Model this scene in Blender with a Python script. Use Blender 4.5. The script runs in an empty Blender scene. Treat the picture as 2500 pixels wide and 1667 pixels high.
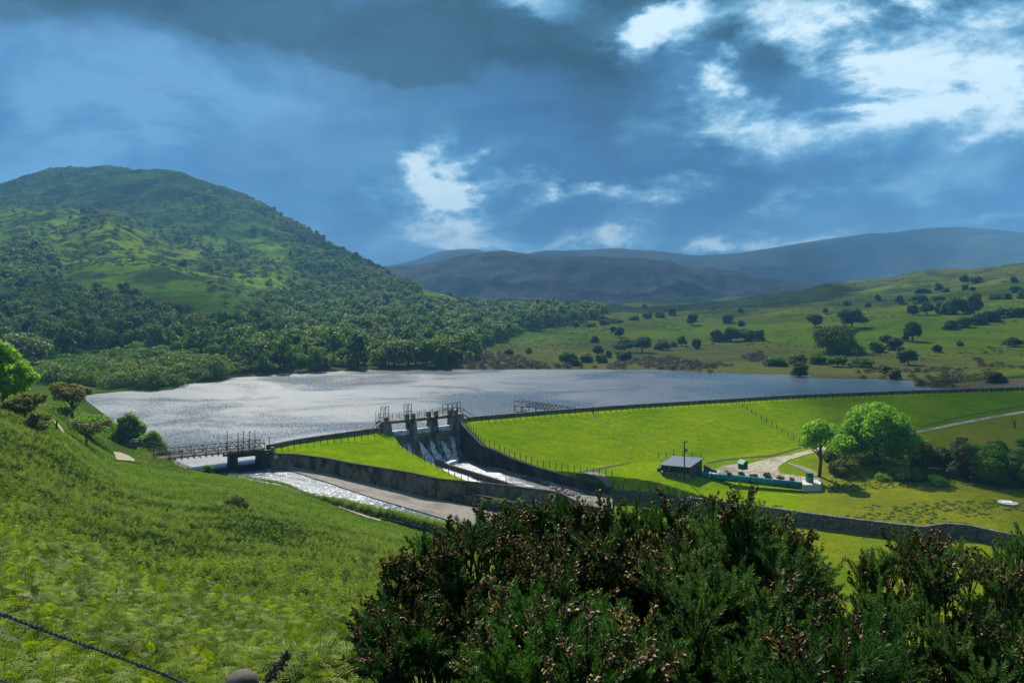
import bpy, bmesh, math, random
import numpy as np
from mathutils import Vector, Matrix, noise as mnoise
R = math.radians
random.seed(7)
S = bpy.context.scene
COL = S.collection
F0, HX, HY, CZ = 1900.0, 1250.0, 720.0, 25.0      # focal length in photo pixels, principal column, horizon row, eye height over the lake

# ------------------------------------------------------------------ camera, light, exposure
cam = bpy.data.cameras.new('camera'); cam.sensor_width = 36; cam.lens = 36*F0/2500
cam.shift_y = -(833.5-HY)/2500; cam.clip_start = .1; cam.clip_end = 30000
co = bpy.data.objects.new('camera', cam); COL.objects.link(co); co.location = (0, 0, CZ); co.rotation_euler = (R(90), 0, 0)
S.camera = co
SUN_AZ, SUN_EL = -16.0, 44.0                      # degrees left of the view axis, above the horizon
sd = Vector((math.sin(R(SUN_AZ))*math.cos(R(SUN_EL)), math.cos(R(SUN_AZ))*math.cos(R(SUN_EL)), math.sin(R(SUN_EL))))
sl = bpy.data.lights.new('sun', 'SUN'); sl.energy = 5.0; sl.angle = R(.55); sl.color = (1, .95, .84)
so = bpy.data.objects.new('sun', sl); COL.objects.link(so); so.rotation_euler = sd.to_track_quat('Z', 'Y').to_euler(); so.location = (0, 0, 60)
S.view_settings.view_transform = 'Standard'; S.view_settings.look = 'None'; S.view_settings.gamma = 1
S.view_settings.exposure = .6
S.render.engine = 'CYCLES'

class NT:
    """small helper to write node trees"""
    def __init__(s, tree): s.t = tree; s.n = tree.nodes; s.l = tree.links
    def new(s, typ, **kw):
        n = s.n.new(typ)
        for k, v in kw.items(): setattr(n, k, v)
        return n
    def put(s, sock, v):
        if hasattr(v, 'is_linked') or isinstance(v, bpy.types.NodeSocket): s.l.new(v, sock)
        elif isinstance(v, (tuple, list)) and len(v) == 3 and sock.type == 'RGBA': sock.default_value = (*v, 1)
        else: sock.default_value = v
    def m(s, op, a, b=0.0, c=None, clamp=False):
        n = s.new('ShaderNodeMath', operation=op, use_clamp=clamp); s.put(n.inputs[0], a); s.put(n.inputs[1], b)
        if c is not None: s.put(n.inputs[2], c)
        return n.outputs[0]
    def mix(s, f, a, b, blend='MIX'):
        n = s.new('ShaderNodeMix', data_type='RGBA', blend_type=blend); n.clamp_factor = True
        s.put(n.inputs[0], f); s.put(n.inputs[6], a); s.put(n.inputs[7], b); return n.outputs[2]
    def noise(s, vec, scale, detail=4, rough=.55, dist=0.0):
        n = s.new('ShaderNodeTexNoise'); s.put(n.inputs['Vector'], vec) if vec is not None else None
        n.inputs['Scale'].default_value = scale; n.inputs['Detail'].default_value = detail
        n.inputs['Roughness'].default_value = rough; n.inputs['Distortion'].default_value = dist; return n.outputs[0]
    def step(s, v, a, b, to0=0.0, to1=1.0):
        n = s.new('ShaderNodeMapRange', interpolation_type='SMOOTHSTEP'); s.put(n.inputs[0], v)
        n.inputs[1].default_value = a; n.inputs[2].default_value = b; n.inputs[3].default_value = to0; n.inputs[4].default_value = to1; return n.outputs[0]
    def ramp(s, v, stops):
        n = s.new('ShaderNodeValToRGB'); s.put(n.inputs[0], v); e = n.color_ramp.elements
        while len(e) < len(stops): e.new(.5)
        for i, (p, c) in enumerate(stops): e[i].position = p; e[i].color = (*c, 1)
        return n.outputs[0]
    def scale(s, vec, k):
        n = s.new('ShaderNodeMapping'); s.put(n.inputs[0], vec); n.inputs['Scale'].default_value = k; return n.outputs[0]

# ------------------------------------------------------------------ sky: physical blue behind broken clouds, laid out by compass direction and elevation
wd = bpy.data.worlds.new("World"); S.world = wd; wd.use_nodes = True
k = NT(wd.node_tree); k.n.clear()
tc = k.new('ShaderNodeTexCoord').outputs['Generated']
sx = k.new('ShaderNodeSeparateXYZ'); k.l.new(tc, sx.inputs[0])
AZ = k.m('ARCTAN2', sx.outputs[0], sx.outputs[1]); EL = k.m('ARCSINE', sx.outputs[2])
cx = k.new('ShaderNodeCombineXYZ'); k.put(cx.inputs[0], k.m('MULTIPLY', AZ, 1.0)); k.put(cx.inputs[1], k.m('MULTIPLY', EL, 1.9)); k.put(cx.inputs[2], .37)
P = cx.outputs[0]
n1 = k.noise(P, 3.0, 4, .55, .4); n2 = k.noise(P, 6.5, 8, .60, .25)
wn = k.new('ShaderNodeTexNoise'); k.put(wn.inputs['Vector'], P); wn.inputs['Scale'].default_value = 7; wn.inputs['Detail'].default_value = 6; wn.inputs['Roughness'].default_value = .62
wv_ = k.new('ShaderNodeVectorMath', operation='MULTIPLY_ADD'); k.l.new(wn.outputs['Color'], wv_.inputs[0]); wv_.inputs[1].default_value = (.20, .13, 0)
ae = k.new('ShaderNodeCombineXYZ'); k.put(ae.inputs[0], AZ); k.put(ae.inputs[1], EL); ofs = k.new('ShaderNodeVectorMath', operation='ADD'); k.l.new(ae.outputs[0], ofs.inputs[0]); ofs.inputs[1].default_value = (-.10, -.065, 0)
k.l.new(ofs.outputs[0], wv_.inputs[2]); WP = wv_.outputs[0]
def blob(px, py, rx, ry, ang=0.0):
    """soft round patch at a bearing and elevation in the clouds, radii in photo pixels"""
    az = math.atan((px-HX)/F0); el = math.atan((HY-py)/F0*math.cos(az))
    mp = k.new('ShaderNodeMapping', vector_type='TEXTURE'); k.l.new(WP, mp.inputs[0]); mp.inputs['Location'].default_value = (az, el, 0)
    mp.inputs['Rotation'].default_value = (0, 0, R(ang)); mp.inputs['Scale'].default_value = (rx*1.7/F0, ry*1.7/F0, 1)
    g = k.new('ShaderNodeTexGradient', gradient_type='SPHERICAL'); k.l.new(mp.outputs[0], g.inputs[0]); return g.outputs['Fac']
def total(items):
    t = 0.0
    for w, b in items: t = k.m('MULTIPLY_ADD', b, w*1.25, t)
    return t
base = k.ramp(k.m('DIVIDE', EL, .6, clamp=True), [(0, (.19, .29, .38)), (.06, (.14, .25, .38)), (.17, (.055, .175, .37)), (.30, (.060, .195, .43)), (.42, (.075, .215, .42)), (.52, (.030, .10, .17)), (.70, (.05, .09, .12)), (1, (.36, .41, .45))])
base = k.mix(k.step(n1, .36, .62, 0, .7), base, (.045, .155, .33))
base = k.mix(k.step(n2, .44, .70, 0, .42), base, (.17, .35, .56))
left = total([(.9, blob(130, 270, 520, 130)), (.8, blob(470, 230, 420, 70, 8)), (.8, blob(280, 375, 170, 50, 30)), (.5, blob(900, 330, 220, 70)), (.8, blob(1250, 570, 500, 40)), (.6, blob(2000, 560, 300, 40))])
base = k.mix(k.m('MULTIPLY', left, k.m('MULTIPLY', k.step(n2, .34, .66), .85), clamp=True), base, (.175, .335, .55))
dark = total([(1.1, blob(260, -20, 900, 75)), (1.0, blob(640, 45, 180, 40)), (1.2, blob(1200, 80, 400, 100, 8)), (1.3, blob(1850, 120, 130, 105, -15)), (1.3, blob(1760, 15, 220, 50)), (1.3, blob(2440, 95, 100, 100)), (.9, blob(1480, 150, 160, 110, 20)), (1.0, blob(2345, 185, 55, 45)), (.5, blob(1250, 300, 500, 60)), (.7, blob(1950, 420, 560, 70)), (.5, blob(1500, 520, 330, 34)), (.45, blob(700, 520, 300, 70)), (.6, blob(1650, 330, 380, 60)), (.4, blob(700, 370, 240, 50))])
dk = k.step(k.m('MULTIPLY', dark, k.m('MULTIPLY_ADD', n2, 1.7, .0)), .08, 1.25)
lowd = k.step(EL, .19, .27)
dcol = k.mix(lowd, (.032, .105, .22), k.mix(k.step(n2, .36, .66), (.004, .018, .026), (.019, .070, .102)))
base = k.mix(k.m('MULTIPLY', dk, .95), base, dcol)
white = total([(.95, blob(2130, 260, 200, 70, 8)), (.8, blob(2040, 150, 90, 90)), (.75, blob(2260, 40, 260, 40)), (.85, blob(1735, 215, 42, 90, 18)), (.75, blob(1620, 70, 110, 34, 30)), (.8, blob(2480, 250, 90, 50)), (.9, blob(1090, 490, 66, 44)), (.8, blob(1060, 400, 46, 34)), (.65, blob(1125, 460, 34, 80, 10)), (.60, blob(1500, 455, 300, 26, -3)), (.55, blob(1360, 445, 90, 22)), (.6, blob(1590, 485, 70, 18)), (1.1, blob(1620, 602, 380, 30)), (.8, blob(1680, 600, 40, 34)), (.45, blob(1300, 520, 420, 60)), (.42, blob(1350, 590, 520, 36)), (.35, blob(2000, 470, 300, 50)), (.38, blob(970, 520, 170, 90)), (.75, blob(2480, 556, 130, 14)), (.62, blob(2200, 170, 430, 190)), (.45, blob(1900, 20, 300, 50)), (.5, blob(1290, 15, 120, 30)), (.32, blob(1100, 470, 160, 130)), (.3, blob(1700, 300, 160, 60))])
wv = k.m('MULTIPLY', white, k.m('MULTIPLY_ADD', k.step(n2, .33, .68), 1.35, .10))
base = k.mix(k.step(wv, .04, .55, 0, .8), base, (.13, .33, .50))
base = k.mix(k.step(wv, .26, .95, 0, .9), base, (.42, .60, .74))
base = k.mix(k.step(wv, .58, 1.30), base, (1.0, 1.0, 1.0))
sky = k.new('ShaderNodeTexSky', sky_type='NISHITA', sun_disc=False); sky.sun_elevation = R(SUN_EL); sky.sun_rotation = R(SUN_AZ)
STR = .1
sc_ = k.mix(1.0, base, (.66/STR*.80, .66/STR*1.0, .66/STR*1.08), 'MULTIPLY')
tot = k.mix(.985, sky.outputs[0], sc_)
bg = k.new('ShaderNodeBackground'); k.put(bg.inputs[0], tot); bg.inputs[1].default_value = STR
wo = k.new('ShaderNodeOutputWorld'); k.l.new(bg.outputs[0], wo.inputs[0])

# ------------------------------------------------------------------ small maths
def P3(px, py, D): return Vector(((px-HX)/F0*D, D, CZ-(py-HY)/F0*D))
def Pz(px, py, z): return P3(px, py, F0*(CZ-z)/(py-HY))
def zof(py, D): return CZ-(py-HY)/F0*D
def lerpl(pts, x): return np.interp(x, [p[0] for p in pts], [p[1] for p in pts])
_rs = np.random.RandomState(3); _lat = _rs.rand(256, 256)
def vnoise(x, y):
    xi = np.floor(x).astype(int); yi = np.floor(y).astype(int); fx = x-xi; fy = y-yi
    fx = fx*fx*(3-2*fx); fy = fy*fy*(3-2*fy); a = _lat[xi & 255, yi & 255]; b = _lat[(xi+1) & 255, yi & 255]
    c = _lat[xi & 255, (yi+1) & 255]; d = _lat[(xi+1) & 255, (yi+1) & 255]
    return (a*(1-fx)+b*fx)*(1-fy)+(c*(1-fx)+d*fx)*fy-.5
def fbm(x, y, o=4):
    s = 0; a = 1
    for i in range(o): s = s+a*vnoise(x*2**i+17*i, y*2**i+31*i); a *= .5
    return s

# ------------------------------------------------------------------ the lie of the land
# crest line of the dam (plan), from the waterworks on the left to the right abutment
CREST = [(655, 1086), (720, 1073), (800, 1061), (924, 1044), (1145, 1018), (1350, 1001), (1550, 987), (1750, 975), (1900, 966), (2100, 958), (2300, 951), (2500, 945), (2800, 938), (3300, 930)]
CW = np.array([[*Pz(a, b, 2.2).xy] for a, b in CREST])
CPX = [a for a, b in CREST]; CD = [Pz(a, b, 2.2).y for a, b in CREST]
def crestD(px): return np.interp(px, CPX, CD)
def seg_dist(x, y, poly):
    best = np.full(np.shape(x), 1e9)
    for (ax, ay), (bx, by) in zip(poly[:-1], poly[1:]):
        dx, dy = bx-ax, by-ay; t = np.clip(((x-ax)*dx+(y-ay)*dy)/(dx*dx+dy*dy), 0, 1)
        best = np.minimum(best, np.hypot(x-ax-t*dx, y-ay-t*dy))
    return best
def damz(x, y):
    px = HX+F0*x/y; d = seg_dist(x, y, CW); up = y > crestD(px)
    return np.where(up, 1.9-np.maximum(d-.8, 0)/1.6, 1.45-np.maximum(d-2.6, 0)/3.5)
# stations: column of the photo -> (distance, height) along that bearing. Values written as ('y', row) are read off the photo's row
def st(*a): return [(D, zof(v[1], D) if isinstance(v, tuple) else v) for D, v in a]
Y = lambda r: ('y', r)
NEAR = {
 -1500: st((0, 23.3), (4, 22.5), (10, 21), (30, 19), (60, 18), (90, 17), (120, 16), (170, 12), (215, 8)),
 -300: st((0, 23.3), (4, 22.1), (9, 20), (17, 18.2), (33, 16.3), (50, 15.3), (75, 15), (110, 12.5), (150, 9), (190, 5), (215, 3)),
 0: st((0, 23.3), (4, 21.8), (9, 19.6), (17, 17.5), (33, 15.0), (50, 14.1), (75, 13.6), (110, 10.6), (150, 6.5), (185, 3), (215, 1.6)),
 120: st((0, 23.3), (4, 21.8), (10, 19.2), (20, 16.9), (35, 14.4), (60, 12), (80, 11.6), (110, 9.3), (150, 4.6), (180, 1.6), (200, 1)),
 225: st((0, 23.3), (4, 21.8), (10, 19.2), (20, 16.6), (35, 13.6), (60, 10.0), (85, 7.4), (100, 6.0), (110, 5.2), (130, 3.2), (160, 1.2), (172, .6), (185, -.5)),
 300: st((0, 23.3), (4, 21.8), (10, 19.2), (24, 15.5), (50, 10.6), (80, 6.1), (100, 3.6), (112, 2.4), (122, 1.6), (135, .6), (142, -.6), (150, -3)),
 400: st((0, 23.3), (4, 21.8), (10, 19.1), (24, 15.2), (50, 9.8), (80, 5.0), (100, 2.5), (108, 1.9), (116, 1.3), (122, .5), (127, -1), (135, -3)),
 470: st((0, 23.3), (4, 21.8), (10, 19.1), (24, 15.1), (50, 9.5), (80, 4.7), (100, 1.9), (107, 1.1), (112, -.5), (118, -3)),
 600: st((0, 23.3), (4, 21.7), (10, 19.0), (24, 14.8), (50, 9.2), (80, 4.2), (100, .9), (107, -.05), (109, -1.5), (112, -4)),
 700: st((0, 23.3), (4, 21.7), (10, 19.0), (24, 14.6), (50, 8.8), (80, 3.2), (99, -.1), (106, -.7), (108, -3), (112, -5)),
 830: st((0, 23.3), (4, 21.7), (10, 18.9), (24, 14.3), (50, 8.2), (80, 1.6), (96, -1.9), (102, -2.2), (104, -5), (110, -8)),
 1000: st((0, 23.3), (4, 21.7), (10, 18.6), (24, 14.0), (50, 7.2), (80, -.4), (93, -3.3), (98.5, -3.6), (101, -6), (106, -9)),
 1250: st((0, 23.3), (3, 22.2), (6, 20.7), (10, 18.2), (20, 13), (40, 5.8), (60, 0), (80, -4.4), (95, -7.0), (100, -7.5), (108, -7.7), (118, -7.8), (125, -7.8)),
 1500: st((0, 23.3), (3, 22.2), (6, 20.7), (10, 18), (20, 12.5), (40, 4), (60, -2), (80, -6.8), (90, -7.6), (104, -7.8), (118, -7.8), (125, -7.8)),
 1680: st((0, 23.3), (3, 22.2), (6, 20.6), (10, 18), (20, 12.5), (40, 4), (60, -2), (80, -7), (90, -8.2), (104, -8.6), (118, -8.7)),
 2000: st((0, 23.3), (3, 22.2), (6, 20.5), (10, 18), (20, 12.5), (40, 4), (60, -2), (80, -7), (90, -8.2), (104, -8.3), (118, -8.3)),
 2600: st((0, 23.3), (3, 22.2), (6, 20.5), (10, 18), (20, 12.5), (40, 4), (60, -2), (80, -7), (90, -8.2), (104, -8.3), (118, -8.3)),
 4000: st((0, 23.3), (3, 22.2), (6, 21.5), (10, 20), (20, 16.5), (40, 8), (60, 2), (80, -2), (100, -4), (118, -4))}
FAR = {
 -1500: st((118, 16), (170, 12), (215, 8), (300, 30), (500, 90), (900, 170), (1200, 160), (5000, 20)),
 -300: st((118, 12), (190, 5), (215, 3), (230, 4), (300, Y(820)), (400, Y(745)), (550, Y(640)), (700, Y(565)), (850, Y(520)), (1000, Y(525)), (1250, Y(520)), (1500, Y(560)), (5000, Y(740))),
 0: st((118, 10), (185, 3), (215, 1.6), (232, 3), (300, Y(845)), (400, Y(775)), (550, Y(680)), (700, Y(590)), (830, Y(515)), (930, Y(506)), (1100, Y(474)), (1250, Y(455)), (1500, Y(520)), (2500, Y(690)), (5000, Y(735))),
 150: st((118, 6), (160, 3.2), (200, 1), (232, 2.5), (300, Y(848)), (400, Y(772)), (550, Y(675)), (700, Y(575)), (800, Y(520)), (900, Y(512)), (1080, Y(450)), (1240, Y(411)), (1500, Y(480)), (2500, Y(690)), (5000, Y(735))),
 260: st((118, 2), (150, .8), (170, -.6), (192, -2), (197, 0.2), (232, Y(918)), (300, Y(850)), (400, Y(772)), (500, Y(705)), (600, Y(620)), (710, Y(548)), (790, Y(528)), (850, Y(540)), (1000, Y(490)), (1230, Y(402)), (1450, Y(450)), (2500, Y(690)), (5000, Y(735))),
 420: st((118, -4), (195, -4), (203, .2), (240, Y(903)), (300, Y(852)), (400, Y(778)), (500, Y(705)), (570, Y(655)), (640, Y(632)), (700, Y(640)), (850, Y(560)), (1000, Y(480)), (1180, Y(414)), (1350, Y(450)), (2500, Y(700)), (5000, Y(735))),
 540: st((118, -4), (215, -4), (224, .2), (300, Y(858)), (400, Y(785)), (500, Y(715)), (570, Y(680)), (640, Y(665)), (720, Y(640)), (850, Y(570)), (1000, Y(492)), (1120, Y(451)), (1300, Y(490)), (2500, Y(705)), (5000, Y(735))),
 640: st((118, -4), (230, -4), (238, .3), (300, Y(865)), (400, Y(795)), (500, Y(740)), (600, Y(695)), (700, Y(645)), (850, Y(572)), (1000, Y(505)), (1060, Y(490)), (1250, Y(540)), (2500, Y(710)), (5000, Y(735))),
 760: st((118, -4), (242, -4), (249, .3), (300, Y(872)), (400, Y(812)), (500, Y(760)), (600, Y(705)), (700, Y(655)), (850, Y(585)), (950, Y(556)), (1100, Y(600)), (2500, Y(715)), (5000, Y(735))),
 860: st((118, -4), (249, -4), (255, .3), (300, Y(878)), (400, Y(825)), (500, Y(775)), (600, Y(720)), (700, Y(665)), (820, Y(607)), (950, Y(640)), (2500, Y(718)), (5000, Y(735))),
 1010: st((118, -4), (252, -4), (258, .3), (350, Y(857)), (450, Y(808)), (550, Y(750)), (620, Y(712)), (670, Y(697)), (760, Y(715)), (2500, Y(725)), (5000, Y(735))),
 1100: st((118, -4), (253, -4), (259, .3), (350, Y(855)), (450, Y(808)), (550, Y(765)), (620, Y(737)), (660, Y(730)), (760, Y(742)), (2500, Y(735)), (5000, Y(735))),
 1200: st((118, -4), (253, -4), (259, .3), (350, Y(850)), (450, Y(808)), (550, Y(778)), (640, Y(760)), (700, Y(755)), (900, Y(752)), (1500, Y(745)), (5000, Y(735))),
 1440: st((118, -4), (253, -4), (259, .3), (350, Y(852)), (450, Y(812)), (600, Y(775)), (800, Y(755)), (1000, Y(745)), (1500, Y(740)), (5000, Y(735))),
 1700: st((118, -6.4), (127, -4.9), (135, -4.6), (150, -4), (180, -4), (242, -4), (248, .3), (330, Y(865)), (430, Y(815)), (600, Y(765)), (800, Y(745)), (1200, Y(735)), (5000, Y(735))),
 1800: st((112, -6.6), (118, -6.55), (125, -6.4), (130, -5.8), (137, -4.9), (150, -4), (180, -4), (238, -4), (244, .3), (320, Y(868)), (420, Y(815)), (580, Y(762)), (780, Y(738)), (1200, Y(730)), (5000, Y(735))),
 2000: st((110, -6.7), (118, -6.5), (125, -6.4), (130, -5.6), (152, -4), (180, -4), (224, -4), (231, .3), (300, Y(878)), (400, Y(818)), (550, Y(757)), (750, Y(715)), (930, Y(699)), (1200, Y(712)), (5000, Y(735))),
 2250: st((104, -6.7), (118, -5.6), (140, -5.0), (167, -3.3), (185, -4), (204, -3), (209, .3), (280, Y(888)), (350, Y(838)), (450, Y(770)), (600, Y(712)), (830, Y(669)), (1100, Y(690)), (5000, Y(735))),
 2500: st((100, -6.7), (118, -5.6), (140, -4.4), (160, -2.8), (182, -.8), (196, 1.7), (215, 2.5), (260, Y(890)), (350, Y(822)), (500, Y(722)), (700, Y(660)), (860, Y(645)), (1100, Y(665)), (5000, Y(735))),
 2900: st((100, -6), (140, -3), (182, 1), (200, 3), (260, Y(850)), (350, Y(780)), (500, Y(690)), (800, Y(610)), (1000, Y(600)), (5000, Y(735))),
 4100: st((100, -4), (140, 0), (182, 3), (200, 5), (300, 12), (500, 40), (900, 90), (5000, 20))}
UPX = np.arange(-1600, 4201, 10.0); LD = np.linspace(math.log(1.0), math.log(6000), 1400); DD = np.exp(LD)
def table(stn, blur=5):
    ks = sorted(stn); rows = np.array([np.interp(DD, [p[0] for p in stn[q]], [p[1] for p in stn[q]]) for q in ks])
    T = np.array([np.interp(UPX, ks, rows[:, j]) for j in range(len(DD))]).T      # px, D
    K = np.exp(-np.linspace(-2, 2, 2*blur+1)**2); K /= K.sum()
    Tp = np.pad(T, ((blur, blur), (0, 0)), 'edge'); T = sum(K[i]*Tp[i:i+len(UPX)] for i in range(2*blur+1))
    b = 6; K = np.exp(-np.linspace(-2, 2, 2*b+1)**2); K /= K.sum(); Tp = np.pad(T, ((0, 0), (b, b)), 'edge')
    return sum(K[i]*Tp[:, i:i+len(DD)] for i in range(2*b+1))
TN, TF = table(NEAR, 4), table(FAR, 3)
def look(T, px, D):
    u = np.clip((px-UPX[0])/10, 0, len(UPX)-1.001); v = np.clip((np.log(np.maximum(D, 1.01))-LD[0])/(LD[1]-LD[0]), 0, len(LD)-1.001)
    i = u.astype(int); j = v.astype(int); a = u-i; b = v-j
    return (T[i, j]*(1-a)+T[i+1, j]*a)*(1-b)+(T[i, j+1]*(1-a)+T[i+1, j+1]*a)*b
# right wall of the spillway chute and the dry-stone field wall that carries on from it
WR = [(1122, 1032), (1135, 1046), (1150, 1062), (1175, 1088), (1212, 1103), (1250, 1121), (1310, 1142), (1390, 1164), (1450, 1182), (1492, 1196)]
STONE = [(1500, 1199), (1560, 1202), (1603, 1205), (1664, 1214), (1714, 1220), (1800, 1231), (1900, 1244), (1982, 1256), (2092, 1270), (2196, 1282), (2256, 1288), (2311, 1280), (2366, 1284), (2435, 1300), (2500, 1312), (2620, 1330)]
def march(px, py, fn, d0=100, d1=400, n=6000):
    D = np.linspace(d0, d1, n); x = (px-HX)/F0*D; z = CZ-(py-HY)/F0*D; g = fn(x, D); h = np.nonzero(z <= g)[0]
    return (D[h[0]] if len(h) else d1)
WRD = []
for a, b in WR:
    D = march(a, b, lambda x, y: np.maximum(damz(x, y), -6.6)+.12, 110, 146); WRD.append(D)
WRD[-1] = min(WRD[-1], 125.5)
STD = [F0*(CZ+6.6-.12)/(b-HY) for a, b in STONE]
SEPX = [a for a, b in WR]+[a for a, b in STONE]+[4200]; SEPD = WRD+STD+[STD[-1]]
NEDGE = [(-1600, 118), (380, 118), (470, 109.5), (600, 107.4), (700, 106.4), (830, 102.3), (1000, 98.8), (1100, 98), (1300, 100), (1400, 104), (1495, 108)]
def H(x, y):
    x = np.asarray(x, float); y = np.asarray(y, float); px = HX+F0*x/np.maximum(y, .5); D = y
    near = look(TN, px, D); far = look(TF, px, D)
    sep = np.interp(px, SEPX, SEPD); ne = lerpl(NEDGE, px)
    far = far+np.where(D > 215, fbm(x/55, y/55, 4)*np.clip((D-290)/250, 0, 1)*5, 0)+np.where(D > 500, fbm(x/150+9, y/150, 4)*np.clip((D-500)/500, 0, 1)*22, 0)-np.where(D > 420, np.abs(fbm(x/45+3, y/38, 4))*np.clip((D-420)/300, 0, 1)*9*(px < 1150), 0)
    wet = (px > 470) & (px < 1125)
    right = np.where(D < sep, near, np.maximum(np.where(D < 215, far, far), np.where(px > 1120, damz(x, y), -9)))
    left = np.where(D < 118, near, np.where(D < 135, np.minimum(near*(135-D)/17+far*(D-118)/17, 1e9), far))
    pitf = np.where(D < ne, near, np.where(D < crestD(px)+1, -12, far))
    z = np.where(px >= 1495, right, np.where(px >= 1125, np.where(D < ne, near, np.where(D < sep, -12, right)), np.where(wet, np.where(px < 655, np.where(D < ne, near, np.where(D < 150, -5, far)), pitf), left)))
    z = z+np.where(D < 95, fbm(x/5+3, y/5, 3)*.5*np.clip(D/12, 0, 1), 0)
    return z
def hit(px, py, d0=1.5, d1=1500, n=5000, dz=0.0):
    D = np.exp(np.linspace(math.log(d0), math.log(d1), n)); x = (px-HX)/F0*D; z = CZ-(py-HY)/F0*D; g = H(x, D)+dz
    h = np.nonzero(z <= g)[0]; i = h[0] if len(h) else n-1
    if i > 0:
        a = z[i-1]-g[i-1]; b = z[i]-g[i]; t = a/(a-b) if a != b else 0; d = D[i-1]+(D[i]-D[i-1])*t
    else: d = D[0]
    return Vector(((px-HX)/F0*d, d, CZ-(py-HY)/F0*d))

# ------------------------------------------------------------------ mesh helpers
def npmesh(name, V, Fq, mats=(), smooth=False, attrs=None, mi=None):
    V = np.asarray(V, np.float32); me = bpy.data.meshes.new(name); me.vertices.add(len(V)); me.vertices.foreach_set('co', V.ravel())
    Fq = np.asarray(Fq, np.int32); nF, kf = Fq.shape
    me.loops.add(nF*kf); me.loops.foreach_set('vertex_index', Fq.ravel()); me.polygons.add(nF)
    me.polygons.foreach_set('loop_start', np.arange(0, nF*kf, kf, dtype=np.int32))
    if mi is not None: me.polygons.foreach_set('material_index', np.asarray(mi, np.int32))
    me.polygons.foreach_set('use_smooth', np.full(nF, smooth))
    me.update(calc_edges=True)
    for m_ in mats: me.materials.append(m_)
    for an, arr in (attrs or {}).items():
        if arr.ndim == 1: at = me.attributes.new(an, 'FLOAT', 'POINT'); at.data.foreach_set('value', arr.astype(np.float32))
        else: at = me.attributes.new(an, 'FLOAT_COLOR', 'POINT'); at.data.foreach_set('color', arr.astype(np.float32).ravel())
    return me
class MB:
    def __init__(s): s.v = []; s.f = []
    def add(s, vs, fs):
        b = len(s.v); s.v += [tuple(v) for v in vs]; s.f += [tuple(i+b for i in f) for f in fs]; return s
    def box(s, c, sz, M=None):
        x, y, z = [q/2 for q in sz]; vs = [Vector((i*x, j*y, l*z)) for i in (-1, 1) for j in (-1, 1) for l in (-1, 1)]
        if M: vs = [M @ v for v in vs]
        c = Vector(c); vs = [v+c for v in vs]
        return s.add(vs, [(0, 1, 3, 2), (4, 6, 7, 5), (0, 4, 5, 1), (2, 3, 7, 6), (0, 2, 6, 4), (1, 5, 7, 3)])
    def tube(s, pts, r, n=6, cap=True):
        pts = [Vector(p) for p in pts]; rs = r if isinstance(r, (list, tuple)) else [r]*len(pts); b = len(s.v); L = len(pts)
        for i, p in enumerate(pts):
            d = (pts[min(i+1, L-1)]-pts[max(i-1, 0)]).normalized(); a = d.orthogonal().normalized()
            ref = Vector((0, 0, 1)) if abs(d.z) < .9 else Vector((1, 0, 0)); a = d.cross(ref).normalized(); c = d.cross(a)
            for j in range(n):
                t = 2*math.pi*j/n; s.v.append(tuple(p+(a*math.cos(t)+c*math.sin(t))*rs[i]))
        for i in range(L-1):
            for j in range(n):
                q = b+i*n; s.f.append((q+j, q+(j+1) % n, q+n+(j+1) % n, q+n+j))
        if cap: s.f.append(tuple(b+j for j in reversed(range(n)))); s.f.append(tuple(b+(L-1)*n+j for j in range(n)))
        return s
    def bar(s, a, b, w, h=None):
        a, b = Vector(a), Vector(b); d = (b-a); L = d.length; M = d.to_track_quat('X', 'Z').to_matrix(); return s.box((a+b)/2, (L, w, h or w), M)
    def prism(s, outline, fn, t0, t1):
        """outline: 2-D points, fn(a,b,t)->3-D point; extruded from t0 to t1"""
        n = len(outline); vs = [fn(a, b, t0) for a, b in outline]+[fn(a, b, t1) for a, b in outline]
        return s.add(vs, [tuple(reversed(range(n))), tuple(range(n, 2*n))]+[(i, (i+1) % n, n+(i+1) % n, n+i) for i in range(n)])
    def grid(s, rows):
        m_ = len(rows[0]); b = len(s.v)
        for r_ in rows: s.v += [tuple(p) for p in r_]
        for i in range(len(rows)-1):
            for j in range(m_-1): q = b+i*m_+j; s.f.append((q, q+1, q+m_+1, q+m_))
        return s
    def lump(s, c, r, seed=0, seg=10, rings=6, amp=.25, flat=0.0):
        b = len(s.v); c = Vector(c); rx, ry, rz = r
        for i in range(rings+1):
            ph = math.pi*i/rings
            for j in range(seg):
                t = 2*math.pi*j/seg; d = Vector((math.sin(ph)*math.cos(t), math.sin(ph)*math.sin(t), math.cos(ph)))
                q = 1+amp*mnoise.noise(d*1.7+Vector((seed*3.1, seed*1.3, 0)))*2
                s.v.append((c.x+d.x*rx*q, c.y+d.y*ry*q, c.z+max(d.z*rz*q, -flat if flat else -9)))
        for i in range(rings):
            for j in range(seg): q = b+i*seg; s.f.append((q+j, q+seg+j, q+seg+(j+1) % seg, q+(j+1) % seg))
        return s
    def mesh(s, name, mat, smooth=False, bevel=0.0):
        me = bpy.data.meshes.new(name); me.from_pydata(s.v, [], s.f); me.materials.append(mat)
        if bevel or True:
            bm = bmesh.new(); bm.from_mesh(me); bmesh.ops.recalc_face_normals(bm, faces=bm.faces); bm.to_mesh(me); bm.free()
        if smooth:
            for p in me.polygons: p.use_smooth = True
        me.update(); return me
def link(name, me, parent=None, loc=None):
    o = bpy.data.objects.new(name, me); COL.objects.link(o); o.parent = parent
    if loc is not None: o.location = loc
    return o
def tag(o, label=None, cat=None, group=None, kind=None):
    for q, v in (('label', label), ('category', cat), ('group', group), ('kind', kind)):
        if v: o[q] = v
    return o
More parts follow.
